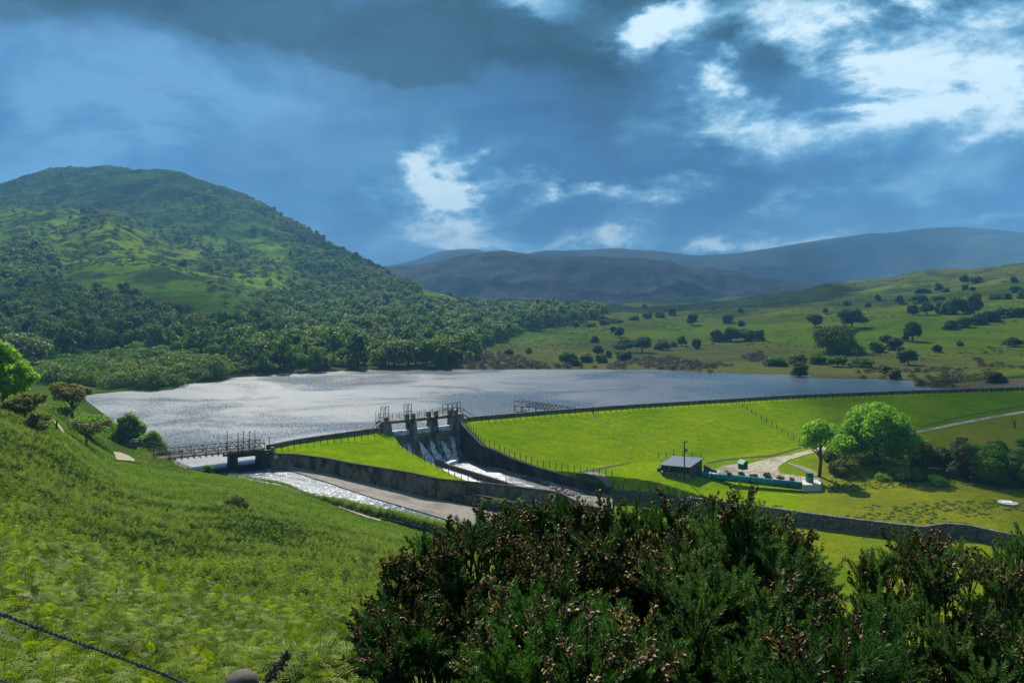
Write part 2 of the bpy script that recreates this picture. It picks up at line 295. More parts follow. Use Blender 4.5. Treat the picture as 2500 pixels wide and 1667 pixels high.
def thing(name, label, cat, loc=(0, 0, 0), group=None, rz=0):
    o = link(name, None, None, loc); o.rotation_euler.z = rz; o.empty_display_size = .3; return tag(o, label, cat, group)
def struct(name, me): return tag(link(name, me), kind='structure')
def part(name, mb, mat, parent, smooth=False, label=None):
    o = link(name, mb.mesh(name, mat, smooth) if isinstance(mb, MB) else mb, parent)
    if parent is not None: # parts are written in world coordinates; cancel the parent's own place
        o.matrix_parent_inverse = (Matrix.Translation(parent.location) @ Matrix.Rotation(parent.rotation_euler.z, 4, 'Z')).inverted()
    if label: o['label'] = label
    return o

# ------------------------------------------------------------------ materials
def material(name):
    m_ = bpy.data.materials.new(name); m_.use_nodes = True; q = NT(m_.node_tree); q.n.clear()
    out = q.new('ShaderNodeOutputMaterial'); b = q.new('ShaderNodeBsdfPrincipled'); q.l.new(b.outputs[0], out.inputs[0]); q.out = out; q.b = b
    return m_, q
def pos(q): return q.new('ShaderNodeNewGeometry').outputs['Position']
def bump(q, h, strength=.5, dist=.1):
    b = q.new('ShaderNodeBump'); b.inputs['Strength'].default_value = strength; b.inputs['Distance'].default_value = dist; q.put(b.inputs['Height'], h); return b.outputs[0]
def rough_mat(name, c1, c2, scale=2.0, rough=.85, bstr=.5, bdist=.05, c3=None, s3=.4, metal=0.0, obj=False, stretch=None):
    m_, q = material(name); p = q.new('ShaderNodeTexCoord').outputs['Object'] if obj else pos(q)
    if stretch: p = q.scale(p, stretch)
    n = q.noise(p, scale, 6, .62); c = q.mix(q.step(n, .35, .65), c1, c2)
    if c3: c = q.mix(q.step(q.noise(p, s3, 5, .6), .48, .62), c, c3)
    q.put(q.b.inputs['Base Color'], c); q.b.inputs['Roughness'].default_value = rough; q.b.inputs['Metallic'].default_value = metal
    q.put(q.b.inputs['Normal'], bump(q, q.noise(p, scale*5, 5, .65), bstr, bdist)); q.b.inputs['Specular IOR Level'].default_value = .3
    return m_
M = {}
M['concrete'] = rough_mat('weathered_concrete', (.12, .096, .062), (.23, .19, .13), 1.3, .9, .6, .06, (.045, .037, .026), .9, stretch=(1, 1, .45))
M['concrete_pale'] = rough_mat('pale_concrete', (.16, .14, .115), (.24, .21, .175), 1.2, .9, .4, .03, (.13, .11, .085), .3)
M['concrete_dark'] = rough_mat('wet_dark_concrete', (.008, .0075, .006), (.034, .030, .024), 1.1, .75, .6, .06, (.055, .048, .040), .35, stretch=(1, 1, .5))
M['pier'] = rough_mat('pier_concrete', (.15, .125, .09), (.28, .24, .18), 1.6, .9, .5, .05, (.035, .028, .018), .9, stretch=(1, 1, .35))
M['slab'] = rough_mat('white_concrete', (.42, .41, .38), (.55, .54, .5), 3, .85, .2, .02)
M['stone'] = None
M['steel'] = rough_mat('galvanised_steel', (.13, .13, .135), (.22, .22, .23), 6, .55, .1, .01, metal=.4)
M['steel_dark'] = rough_mat('dark_weathered_steel', (.035, .032, .03), (.075, .07, .062), 6, .7, .2, .01, metal=.2)
M['gate'] = rough_mat('painted_gate', (.74, .79, .82), (.80, .84, .86), 1.5, .6, .1, .01, (.36, .40, .41), .8)
M['algae'] = rough_mat('algae_stained_concrete', (.16, .17, .06), (.27, .27, .15), 2, .8, .4, .03)
M['wood'] = rough_mat('weathered_timber', (.07, .06, .045), (.13, .115, .09), 8, .9, .4, .01)
M['wood_dark'] = rough_mat('dark_timber', (.035, .028, .02), (.075, .062, .046), 8, .9, .4, .01)
M['pipe'] = rough_mat('green_painted_pipe', (.006, .15, .16), (.012, .20, .21), 1.3, .38, .1, .01, (.005, .11, .12), .5)
M['pipe_dark'] = rough_mat('dark_teal_paint', (.003, .035, .04), (.005, .05, .055), 3, .5, .1, .01)
M['pipe_band'] = rough_mat('pale_teal_paint', (.05, .22, .24), (.08, .28, .30), 3, .5, .1, .01)
M['green'] = rough_mat('green_painted_steel', (.006, .10, .055), (.010, .13, .075), 3, .5, .1, .01)
M['green_dark'] = rough_mat('dark_green_cladding', (.012, .03, .028), (.022, .045, .04), 3, .6, .2, .01)
M['greyclad'] = rough_mat('grey_green_cladding', (.06, .062, .052), (.085, .085, .072), 3, .75, .2, .01)
M['white'] = rough_mat('white_paint', (.6, .6, .6), (.72, .72, .72), 3, .6, .1, .01)
M['yellow'] = rough_mat('ochre_paint', (.45, .24, .03), (.5, .28, .05), 3, .6, .1, .01)
M['rock'] = rough_mat('brown_rock', (.10, .075, .055), (.19, .155, .12), 4, .9, .8, .06)
M['cobble'] = rough_mat('pale_cobbles', (.15, .13, .11), (.38, .35, .31), 5.5, .9, 1, .12)
M['gravel'] = rough_mat('gravel', (.27, .235, .18), (.42, .375, .30), 1.4, .95, .4, .03, (.20, .17, .10), .25)
M['soil'] = rough_mat('dark_soil', (.035, .026, .014), (.07, .055, .032), 4, .95, .6, .05)
M['path'] = rough_mat('sandy_path', (.22, .185, .12), (.36, .31, .22), 2, .95, .3, .02)
M['rust'] = rough_mat('pink_rubble', (.16, .11, .09), (.42, .32, .27), 5, .9, .8, .08)
M['bark'] = rough_mat('bark', (.045, .035, .025), (.10, .085, .065), 6, .95, .8, .03, stretch=(1, 1, .3), obj=True)
M['twig'] = rough_mat('gorse_stem', (.035, .022, .012), (.08, .052, .028), 30, .95, .4, .003, obj=True)
m_, q = material('roof_sheet'); p = q.new('ShaderNodeTexCoord').outputs['Object']
w = q.new('ShaderNodeTexWave', wave_type='BANDS', bands_direction='X'); q.put(w.inputs[0], p); w.inputs['Scale'].default_value = 1.05
q.put(q.b.inputs['Base Color'], q.mix(q.step(w.outputs['Fac'], .55, .75), (.20, .235, .27), (.10, .12, .145))); q.b.inputs['Roughness'].default_value = .45; q.b.inputs['Metallic'].default_value = .3
q.put(q.b.inputs['Normal'], bump(q, w.outputs['Fac'], .6, .05)); M['roof'] = m_
m_, q = material('dry_stone'); p = q.scale(pos(q), (1, 1, 2.2)); v = q.new('ShaderNodeTexVoronoi'); q.put(v.inputs[0], p); v.inputs['Scale'].default_value = 2.4
v2 = q.new('ShaderNodeTexVoronoi', feature='DISTANCE_TO_EDGE'); q.put(v2.inputs[0], p); v2.inputs['Scale'].default_value = 2.4
c = q.mix(v.outputs['Color'], (.05, .043, .036), (.26, .23, .20)); c = q.mix(q.step(v2.outputs[0], 0, .12), (.012, .011, .01), c)
c = q.mix(q.step(q.noise(p, .8, 4), .52, .66), c, (.06, .07, .025))
q.put(q.b.inputs['Base Color'], c); q.b.inputs['Roughness'].default_value = .95; q.put(q.b.inputs['Normal'], bump(q, v2.outputs[0], 1, .15)); M['stone'] = m_

def grass_ground():
    m_, q = material('meadow_grass'); p = pos(q); a = q.new('ShaderNodeAttribute', attribute_name='Col').outputs['Color']
    mo = q.new('ShaderNodeAttribute', attribute_name='mot').outputs['Fac']        # how mottled the sward is
    n1 = q.noise(p, .09, 5, .6); n2 = q.noise(p, .55, 6, .65); n3 = q.noise(p, 4.0, 5, .7); n4 = q.noise(p, .02, 5, .65)
    c = q.mix(q.m('MULTIPLY', q.step(n2, .42, .68), .75), a, q.mix(1.0, a, (1.45, 1.12, 1.2), 'MULTIPLY'))
    c = q.mix(q.m('MULTIPLY', q.step(n1, .40, .66), .75), c, q.mix(1.0, c, (.60, .80, .9), 'MULTIPLY'))
    c = q.mix(q.m('MULTIPLY', q.step(n3, .50, .72), .6), c, q.mix(1.0, c, (.30, .42, .4), 'MULTIPLY'))
    n5 = q.noise(q.scale(p, (1, .7, 1)), 1.5, 4, .7); c = q.mix(q.m('MULTIPLY', q.step(n5, .46, .66), .42), c, q.mix(1.0, c, (.55, .72, .6), 'MULTIPLY'))
    hv = q.mix(q.step(q.noise(p, .12, 7, .72), .5, .64), (.012, .030, .009), (.048, .042, .020))
    c = q.mix(q.m('MULTIPLY', q.m('MULTIPLY', q.step(q.noise(p, .03, 7, .74, .6), .46, .56), mo), .92), c, hv)
    c = q.mix(q.m('MULTIPLY', q.m('MULTIPLY', q.step(n4, .52, .66), mo), .6), c, (.13, .21, .02))
    q.put(q.b.inputs['Base Color'], c); q.b.inputs['Roughness'].default_value = 1; q.b.inputs['Specular IOR Level'].default_value = 0
    h = q.m('ADD', q.m('MULTIPLY', n3, .5), n2); q.put(q.b.inputs['Normal'], bump(q, h, 1.0, .8)); return m_
M['ground'] = grass_ground()
def leaf_mat(name, c1, c2, c3=None, trans=.45, vary=.35):
    m_, q = material(name); p = pos(q); oi = q.new('ShaderNodeObjectInfo').outputs['Random']; t = q.new('ShaderNodeAttribute', attribute_name='tint').outputs['Fac']
    f = q.m('FRACT', q.m('ADD', oi, t)); c = q.mix(f, c1, c2); c = q.mix(q.m('MULTIPLY', q.step(q.noise(p, .9, 4), .4, .68), .5), c, q.mix(1.0, c, (1.5, 1.3, .8), 'MULTIPLY'))
    if c3: c = q.mix(q.step(q.m('FRACT', q.m('MULTIPLY', f, 7.31)), 1-vary, 1), c, c3)
    rn = q.m('FRACT', q.m('MULTIPLY', q.new('ShaderNodeAttribute', attribute_name='lf').outputs['Fac'], 1.0)); c = q.mix(rn, q.mix(1.0, c, (.74, .76, .76), 'MULTIPLY'), q.mix(1.0, c, (1.28, 1.26, 1.1), 'MULTIPLY'))
    q.put(q.b.inputs['Base Color'], c); q.b.inputs['Roughness'].default_value = .6; q.b.inputs['Specular IOR Level'].default_value = .25
    tr = q.new('ShaderNodeBsdfTranslucent'); q.put(tr.inputs[0], q.mix(1.0, c, (1.5, 1.5, .9), 'MULTIPLY')); mx = q.new('ShaderNodeMixShader'); mx.inputs[0].default_value = trans
    q.l.new(q.b.outputs[0], mx.inputs[1]); q.l.new(tr.outputs[0], mx.inputs[2]); q.l.new(mx.outputs[0], q.out.inputs[0]); return m_
M['leaf_wood'] = leaf_mat('woodland_leaves', (.040, .095, .008), (.085, .15, .010), (.13, .16, .05), .5)
M['leaf_thorn'] = leaf_mat('dark_hill_leaves', (.050, .105, .009), (.085, .15, .012), (.075, .085, .03), .5)
M['leaf_bright'] = leaf_mat('fresh_leaves', (.15, .31, .006), (.24, .42, .010), None, .6)
M['leaf_mid'] = leaf_mat('green_leaves', (.08, .18, .008), (.13, .25, .012), None, .55)
M['leaf_olive'] = leaf_mat('olive_leaves', (.085, .105, .03), (.13, .15, .04), None, .4)
M['leaf_red'] = leaf_mat('russet_blossom_leaves', (.17, .14, .035), (.12, .16, .025), None, .45)
M['scrub'] = leaf_mat('brown_scrub', (.055, .04, .022), (.045, .055, .018), (.10, .075, .04), .2)
M['bracken'] = leaf_mat('bracken_frond', (.135, .215, .001), (.205, .28, .002), (.035, .080, .004), .4)
M['stalk'] = rough_mat('fern_stalk', (.05, .05, .012), (.09, .09, .02), 9, .8, .2, .002)
M['gorse'] = leaf_mat('gorse_spines', (.022, .075, .010), (.042, .115, .016), (.07, .14, .030), .25)
M['pod'] = leaf_mat('gorse_seed_pods', (.17, .12, .06), (.30, .235, .14), (.20, .11, .07), .25)
def water_mat(name, col, wave, strength, dist, rough=.08, foam=0.0, fscale=(1, 1, 1), metal=0.0, wst=(1, 1.5, 1), lowf=2.2):
    m_, q = material(name); p = pos(q); h = q.m('ADD', q.noise(q.scale(p, wst), wave, 8, .72, .3), q.m('MULTIPLY', q.noise(q.scale(p, (.8, 1.3, 1)), wave*.13, 4, .6), lowf))
    patch = q.step(q.noise(q.scale(p, (.5, 1.6, 1)), .035, 5, .6, .5), .36, .66, .35, 1)
    b = q.new('ShaderNodeBump'); q.put(b.inputs['Strength'], q.m('MULTIPLY', patch, strength)); b.inputs['Distance'].default_value = dist; q.put(b.inputs['Height'], h)
    q.put(q.b.inputs['Normal'], b.outputs[0]); q.b.inputs['Roughness'].default_value = rough; q.b.inputs['IOR'].default_value = 1.33; q.b.inputs['Specular IOR Level'].default_value = .6
    q.b.inputs['Metallic'].default_value = metal
    if metal > .01 and not foam: q.put(q.b.inputs['Roughness'], q.m('MULTIPLY', q.step(q.noise(q.scale(p, (.9, 1.1, 1)), .028, 6, .66, .6), .38, .60, .66, 1.08), q.m('MULTIPLY', q.step(q.noise(q.scale(p, (1.5, .5, 1)), 1.9, 3, .7), .38, .62, .72, 1.14), rough)))
    if foam:
        f = q.step(q.noise(q.scale(p, fscale), 1.6, 8, .7, .6), .62-foam*.3, .78-foam*.2); q.put(q.b.inputs['Base Color'], q.mix(f, col, (.78, .8, .82))); q.put(q.b.inputs['Roughness'], q.mix(f, (rough,)*3, (.6,)*3))
    else: q.b.inputs['Base Color'].default_value = (*col, 1)
    return m_
M['lake'] = water_mat('lake_water', (.045, .062, .085), 2.6, 1.0, .10, .42, metal=.028, wst=(1.3, .8, 1), lowf=.7)
M['river'] = water_mat('river_water', (.10, .13, .16), 1.9, 1.0, .20, .22, .30, metal=.05)
M['chute'] = water_mat('chute_water', (.10, .115, .13), 5, .8, .08, .3, .5, (.35, 1.4, 1))  # white flecks carry painted sun glint along with the foam
M['fall'] = water_mat('falling_water', (.20, .24, .28), 6, .8, .08, .35, .8, (1.5, 1.5, .35))
M['pool'] = water_mat('pool_water', (.14, .20, .18), 3, .6, .05, .2, .35)

# ------------------------------------------------------------------ ground sheet
def smooth01(a, b, x): t = np.clip((x-a)/(b-a), 0, 1); return t*t*(3-2*t)
cols = np.concatenate([np.arange(-1600, -120, 60), np.arange(-120, 2620, 5.0), np.arange(2660, 4190, 60)])
rows = np.concatenate([np.exp(np.arange(math.log(1.3), math.log(94), .028)), np.arange(94, 200, .5), np.exp(np.arange(math.log(200), math.log(1500), .0065)), np.exp(np.arange(math.log(1500), math.log(6000), .05))])
PX, DG = np.meshgrid(cols, rows, indexing='ij'); X = (PX-HX)/F0*DG
SEPD = [d+.45 for d in SEPD]; Z = H(X, DG); SEPD = [d-.45 for d in SEPD]
PYg = HY+(CZ-Z)/DG*F0
C = np.zeros(PX.shape+(4,)); C[..., 3] = 1
def setc(mask, col): C[..., :3] = C[..., :3]*(1-mask[..., None])+np.array(col)*mask[..., None]
C[..., :3] = (.022, .045, .006)
nz = fbm(X/30, DG/30, 3); nz2 = fbm(X/90+5, DG/90, 3)
setc(smooth01(60, 85, DG)*(PX < 1200), (.085, .17, .008))
setc((DG > 100)*(DG < 216)*(PX < 470)*1.0, (.06, .11, .012))
sepg = np.interp(PX, SEPX, SEPD)
lower = (PX > 1100)*(DG > 45)*(DG < sepg)*1.0; setc(lower, (.18, .23, .008))
upper = (PX > 1120)*(DG >= sepg)*(DG < 213)*1.0
setc(upper, (.20, .305, .001))
damtop = damz(X, DG) > np.where(DG < 215, look(TF, PX, DG), 99)
vf = upper*(~damtop)*smooth01(1880, 2060, PX); setc(vf*.85, (.195, .20, .016)); setc(vf*smooth01(.0, .5, nz), (.135, .20, .004))
rd = upper*damtop*smooth01(2180, 2320, PX); setc(rd*.6, (.10, .20, .004))  # right end of the dam darkened: cloud shade painted into the grass colour
wet_ = upper*(DG > crestD(PX)+1.5); setc(wet_*1.0, (.08, .075, .05))
far = smooth01(214, 232, DG)
setc(far, (.060, .120, .006))
setc(far*smooth01(1200, 1500, PX)*.8, (.125, .160, .012))
setc(far*smooth01(1200, 1500, PX)*smooth01(-.1, .35, nz2)*.7, (.080, .145, .007))
setc(far*(PX > 1100)*smooth01(430, 640, DG)*.6, (.085, .080, .034))
setc(far*(PX < 1200)*smooth01(760, 1000, DG)*.8, (.062, .118, .020))
setc(far*(PX < 1150)*smooth01(500, 620, DG)*smooth01(900, 760, DG)*.9, (.165, .235, .008))  # paler spur grass: its sunlit look is put into the colour
shore = far*smooth01(3, .3, Z); setc(shore*.6, (.10, .085, .045))
setc(smooth01(1100, 2000, DG), (.08, .08, .045))
mot = np.clip(smooth01(380, 700, DG)+.35*smooth01(230, 300, DG), 0, 1)*np.where(PX > 1200, .7, 1.0)
nc, nr = PX.shape; idx = np.arange(nc*nr).reshape(nc, nr)
Fq = np.stack([idx[:-1, :-1], idx[1:, :-1], idx[1:, 1:], idx[:-1, 1:]], -1).reshape(-1, 4)
V = np.stack([X, DG, Z], -1).reshape(-1, 3)
# close the sheet behind the camera
b0 = len(V); xs = V[idx[:, 0], 0]; back = np.array([[x*40, -60.0, 24.0] for x in xs]); V = np.vstack([V, back])
Fb = np.array([[b0+i, b0+i+1, idx[i+1, 0], idx[i, 0]] for i in range(nc-1)]); Fq = np.vstack([Fq, Fb])
Cf = np.vstack([C.reshape(-1, 4), np.tile([.05, .09, .01, 1], (nc, 1))]); mf = np.concatenate([mot.ravel(), np.zeros(nc)])
struct('ground', npmesh('ground', V, Fq, [M['ground']], True, {'Col': Cf, 'mot': mf}))

# ------------------------------------------------------------------ distant hills, each with its own bulk
def hill(name, sil, D, base, depth, mat, seed, amp, step=6):
    pxs = np.arange(sil[0][0], sil[-1][0]+1, step); ts = np.linspace(-1, 1, 70); rowsV = []
    py = lerpl(sil, pxs); K = np.exp(-np.linspace(-2, 2, 5)**2); K /= K.sum(); py = np.convolve(np.pad(py, 2, 'edge'), K, 'valid')
    zt = CZ-(py-HY)/F0*D; zb = CZ-(base-HY)/F0*(D-depth); PXX, T = np.meshgrid(pxs, ts, indexing='ij'); Dg = D+T*depth*np.where(T > 0, 1.4, 1)
    x = (PXX-HX)/F0*D*(1+T*.05); prof = np.where(T < 0, 1-np.abs(T)**1.35, 1-T**1.5); z = zb+(zt[:, None]-zb)*prof
    w = np.clip(1-np.abs(1-prof*1.0), 0, 1); w = 4*prof*(1-prof)+.12
    z = z+(fbm(x/amp[1]+seed, Dg/amp[1], 6))*amp[0]*w-np.abs(fbm(x/amp[1]*1.7+seed+4, Dg/amp[1]*.8, 5))*amp[0]*1.1*w
    n, m = PXX.shape; id_ = np.arange(n*m).reshape(n, m)
    return struct(name, npmesh(name, np.stack([x, Dg, z], -1).reshape(-1, 3), np.stack([id_[:-1, :-1], id_[1:, :-1], id_[1:, 1:], id_[:-1, 1:]], -1).reshape(-1, 4), [mat], True))
hm1 = rough_mat('hazy_craggy_hill', (.012, .030, .024), (.022, .036, .036), .012, .95, .8, 6, (.05, .055, .06), .02)  # bluish tones: part of the distance haze is painted into the colour
hm2 = rough_mat('hazy_moorland_hill', (.012, .032, .036), (.020, .040, .042), .006, .95, .6, 8, (.018, .042, .034), .004)  # farther hills, haze tint likewise mixed into the base colours
hill('hills', [(900, 660), (955, 647), (1030, 641), (1090, 630), (1150, 618), (1230, 612), (1290, 621), (1350, 626), (1450, 627), (1560, 628), (1620, 640), (1690, 652), (1735, 647), (1790, 662), (1850, 672), (1900, 676), (1960, 690), (2060, 704), (2150, 715)], 1700, 752, 420, hm1, 3, (46, 210), 4)
hill('hills', [(1180, 640), (1290, 618), (1330, 610), (1440, 607), (1480, 604), (1500, 603), (1530, 606), (1600, 611), (1700, 622), (1780, 618), (1850, 609), (2000, 586), (2100, 574), (2250, 558), (2330, 554), (2420, 560), (2500, 567), (2700, 580), (3000, 610)], 3000, 742, 800, hm2, 9, (50, 420), 8)
hill('hills', [(820, 665), (950, 649), (1020, 633), (1050, 622), (1080, 612), (1120, 608), (1165, 607), (1190, 614), (1260, 622), (1400, 650), (1500, 680)], 4000, 735, 900, hm2, 14, (55, 420), 6)

# ------------------------------------------------------------------ water of the lake
def column_sheet(pxs, d0f, d1f, zf, nrow, nm, mat, lin=True, smooth=True):
    r_ = []
    for px in pxs:
        a, b = float(d0f(px)), float(d1f(px)); t = np.linspace(0, 1, nrow); D = a+(b-a)*t; x = (px-HX)/F0*D; r_.append(np.stack([x, D, zf(x, D)], -1))
    V = np.array(r_); n, m = V.shape[:2]; id_ = np.arange(n*m).reshape(n, m)
    return npmesh(nm, V.reshape(-1, 3), np.stack([id_[:-1, :-1], id_[1:, :-1], id_[1:, 1:], id_[:-1, 1:]], -1).reshape(-1, 4), [mat], smooth)
GO = Vector((-21.4, 137.0, 0)); GU = Vector((.824, .567, 0)); GN = Vector((.567, -.824, 0))
def gateD(px):   # the gate line, along each bearing
    a = (px-HX)/F0; return (GO.x*GU.y-GO.y*GU.x)/(a*GU.y-GU.x)
def lake0(px):
    if px < 655:
        a = (px-HX)/F0; d_ = (116.2*-12.5+37.5*-9.7)/1.0; return min(max(((-37.5)*(-9.7)-116.2*(-12.5))/(a*(-9.7)+12.5), 104), 117)-.05
    if px < 940: return crestD(px)+.3
    if px < 1118: return gateD(px)+.1
    return crestD(px)+.3
lk = sorted(set(list(np.arange(-100, 2500, 8.0))+[654, 655, 940, 1118]))
struct('lake', column_sheet(lk, lake0, lambda p: 275, lambda x, y: x*0, 10, 'lake', M['lake'], smooth=False))

# ------------------------------------------------------------------ spillway chute and channel floor
PR = [(-3, -.25), (0, -.2), (1, -.7), (2, -1.9), (3, -3.1), (4, -4.0), (6, -4.8), (8, -4.75), (10, -4.9), (15.4, -5.3), (20.6, -6.05), (25, -7.1), (29, -7.8), (45, -8.6)]
def sdist(x, y): return (np.asarray(x)-GO.x)*GN.x+(np.asarray(y)-GO.y)*GN.y
def floorz(x, y):
    t = (np.asarray(x)-GO.x)*GU.x+(np.asarray(y)-GO.y)*GU.y; s_ = sdist(x, y)      # the dry side of the floor rises gently towards the right wall
    return lerpl(PR, s_)+np.clip(t-8.0+.25*s_, 0, 8)*.13*np.clip((s_-4)/6, 0, 1)
WL = [(657, 1109, 1.3), (720, 1110, 1.0), (790, 1119, .3), (850, 1131, -.4), (920, 1142, -1.1), (1000, 1155, -1.9), (1070, 1170, -2.9), (1150, 1178, -3.5), (1250, 1188, -4.3), (1345, 1200, -5.2), (1368, 1205, -5.5), (1400, 1222, -6.6), (1440, 1243, -7.7), (1475, 1262, -8.6)]
WLp = [Pz(*a) for a in WL]
EE = [(928, 1050, 1.2), (950, 1058, .9), (962, 1066, .6), (977, 1086, -.2), (1000, 1103, -.9), (1040, 1125, -1.8), (1060, 1135, -2.2), (1100, 1156, -2.9), (1146, 1176, -3.45)]
EEp = [Pz(*a) for a in EE]
def nearD(px):
    if px < 1146: return np.interp(px, [a[0] for a in EE], [p.y for p in EEp])
    return np.interp(px, [a[0] for a in WL], [p.y for p in WLp])
def farD(px): return min(gateD(px)+.8, 150) if px < 1118 else np.interp(px, SEPX, SEPD)+.2
struct('channel_floor', column_sheet(list(np.arange(930, 1500, 5.0)), lambda p: nearD(p)-.5, farD, floorz, 60, 'channel_floor', rough_mat('damp_concrete', (.10, .09, .078), (.17, .155, .135), .8, .75, .5, .04, (.04, .036, .03), .5)))
def hitf(px, py): D = march(px, py, floorz, 112, 148); return P3(px, py, D)
WB = [(1085, 1120), (1110, 1122), (1150, 1136), (1200, 1150), (1260, 1172), (1345, 1199), (1380, 1212)]
WBD = [march(a, b, floorz, 112, 148) for a, b in WB]
def wfar(px):
    return float(np.interp(px, [a[0] for a in WB], WBD))
struct('chute_water', column_sheet(list(np.arange(1000, 1368, 5.0)), lambda p: nearD(p)-.2, lambda p: wfar(p)+.35*math.sin(p*.11)+.2*math.sin(p*.31) if p > 1085 else min(gateD(p)-4.6, 200), lambda x, y: floorz(x, y)+.10, 40, 'chute_water', M['chute']))
# stilling pool
struct('pool_water', column_sheet(list(np.arange(1120, 1560, 8.0)), lambda p: lerpl(NEDGE, p)-2, lambda p: float(np.interp(p, SEPX, SEPD))+.1 if p > 1372 else float(np.interp(p, [a[0] for a in WL], [q_.y for q_ in WLp]))+.1, lambda x, y: x*0-8.05, 8, 'pool_water', M['pool'], smooth=False))
mb = MB()
for i in range(70):
    a = random.random(); px = 1338+a*75; py = 1183+a*26+random.uniform(-4, 6); p = hitf(px, py); r_ = random.uniform(.12, .4)
    mb.lump(p+Vector((0, 0, .05)), (r_, r_, r_*.6), i, 7, 4, .4)
tag(link('rubble', mb.mesh('rubble', M['rust'])), 'pinkish broken rubble washed against the end of the spillway floor', 'rubble', kind='stuff')
mb = MB(); mb.lump(P3(1452, 1214, 123.5)+Vector((0, 0, -.6)), (2.6, 1.1, .8), 3, 12, 7, .3); tag(link('river_rock', mb.mesh('river_rock', M['concrete_dark'], True)), 'dark smooth rock breaking the white foam in the outlet pool', 'rock')
# white foam at the foot of the chute
r_ = []
for t in np.linspace(0, 1, 24):
    a = Pz(1392+90*t, 1225-18*math.sin(t*1.5)+4*math.sin(t*9), -8.0); b = Pz(1435+80*t, 1206+3*math.sin(t*7), -8.0); r_.append([a.lerp(b, s_)+Vector((0, 0, .02)) for s_ in (0, .33, .66, 1)])
m_, q = material('white_foam'); p = pos(q); q.put(q.b.inputs['Base Color'], q.mix(q.step(q.noise(p, 3, 6, .7), .35, .6), (.45, .48, .5), (.85, .86, .87))); q.b.inputs['Roughness'].default_value = .6; M['foam'] = m_
mb = MB(); mb.grid(r_); tag(link('foam', mb.mesh('foam', M['foam'])), 'patch of white foam where the spillway meets the outlet pool', 'foam', kind='stuff')

# cascades down the three bays
def ribbon(pts, w0, w1, lift=.12):
    Pp = [hitf(*a) for a in pts]; out = []; n = 14
    for i in range(n+1):
        t = i/n*(len(Pp)-1); j = min(int(t), len(Pp)-2); p = Pp[j].lerp(Pp[j+1], t-j); d = (Pp[j+1]-Pp[j]).normalized(); s_ = Vector((d.y, -d.x, 0)).normalized(); w = w0+(w1-w0)*i/n
        out.append([Vector((q_.x, q_.y, float(floorz(q_.x, q_.y))+lift+.10*math.sin(u*3+1)*math.cos(i*1.1))) for u, q_ in [(u, p+s_*w*u*(1+.15*math.sin(i*1.7+u*4))) for u in (-.5, -.2, .1, .35, .5)]])
    return MB().grid(out)
cascades = [('wide white cascade at the left of the middle spillway bay', [(1022, 1083), (1034, 1102), (1048, 1122), (1062, 1137)], 1.0, 1.9),
 ('curling white cascade at the right of the middle spillway bay', [(1054, 1080), (1058, 1098), (1068, 1115), (1080, 1128)], .7, 1.5),
 ('white cascade at the left of the right spillway bay', [(1077, 1079), (1088, 1098), (1103, 1118), (1122, 1138)], .9, 1.8),
 ('tall splashing white jet at the right of the right spillway bay', [(1105, 1070), (1107, 1085), (1110, 1104), (1116, 1124)], .9, .7),
 ('thin trickle of white water in the left spillway bay', [(997, 1086), (999, 1096), (1004, 1108)], .4, .7)]
for lb, pts, a, b in cascades: tag(link('cascade', ribbon(pts, a, b).mesh('cascade', M['fall'], True)), lb, 'cascade', 'cascades in the spillway')

# ------------------------------------------------------------------ walls of the channel
def wall(name, tops, thick, bottoms, mat, label, cat='wall', cap=None, side=1, n=4):
    """tops: Vectors along the top; bottoms: z per point (or value); thickness laid to the left (side=1) or right"""
    T = []; B = []; L = len(tops)
    for i in range(L-1):
        for j in range(n):
            T.append(tops[i].lerp(tops[i+1], j/n)); bb = bottoms if not isinstance(bottoms, list) else bottoms[i]+(bottoms[i+1]-bottoms[i])*j/n; B.append(bb)
    T.append(tops[-1]); B.append(bottoms if not isinstance(bottoms, list) else bottoms[-1]); rows_ = []
    for i, p in enumerate(T):
        d = (T[min(i+1, len(T)-1)]-T[max(i-1, 0)]); d.z = 0; d.normalize(); s_ = Vector((-d.y, d.x, 0))*side
        q_ = p+s_*thick; z0 = B[i]; rows_.append([Vector((p.x, p.y, z0)), Vector((p.x, p.y, p.z)), Vector((q_.x, q_.y, p.z)), Vector((q_.x, q_.y, z0))])
    mb = MB(); mb.grid(rows_); mb.add(rows_[0], [(0, 1, 2, 3)]); mb.add(rows_[-1], [(3, 2, 1, 0)])
    if cap is None: return tag(link(name, mb.mesh(name, mat)), label, cat)
    t = thing(name, label, cat, tuple(Vector((tops[0].x, tops[0].y, B[0])))); part('wall_face', mb, mat, t)
    cm = MB(); rr = []
    for a in rows_:
        s_ = (a[2]-a[1]).normalized(); rr.append([a[1]-s_*.09+Vector((0, 0, .004)), a[1]-s_*.09+Vector((0, 0, .14)), a[2]+s_*.09+Vector((0, 0, .14)), a[2]+s_*.09+Vector((0, 0, .004)), a[1]-s_*.09+Vector((0, 0, .004))])
    cm.grid(rr); cm.add(rr[0][:4], [(0, 1, 2, 3)]); cm.add(rr[-1][:4], [(3, 2, 1, 0)]); part('coping', cm, cap, t); return t
coping = rough_mat('mossy_coping', (.022, .018, .010), (.050, .042, .026), 3, .95, .5, .03, (.025, .030, .008), 1.5)
wall('channel_wall', WLp, .45, -12.0, M['concrete'], 'long curved grey concrete wall holding the near side of the grass island', cap=coping)
print('WRD', [round(float(d), 1) for d in WRD])
WRp = [P3(a, b, D) for (a, b), D in zip(WR, WRD)]
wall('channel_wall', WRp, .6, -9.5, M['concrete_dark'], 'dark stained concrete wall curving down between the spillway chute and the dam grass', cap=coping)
STp = [P3(a, b, D) for (a, b), D in zip(STONE, STD)]
for p in STp: p.z += .15
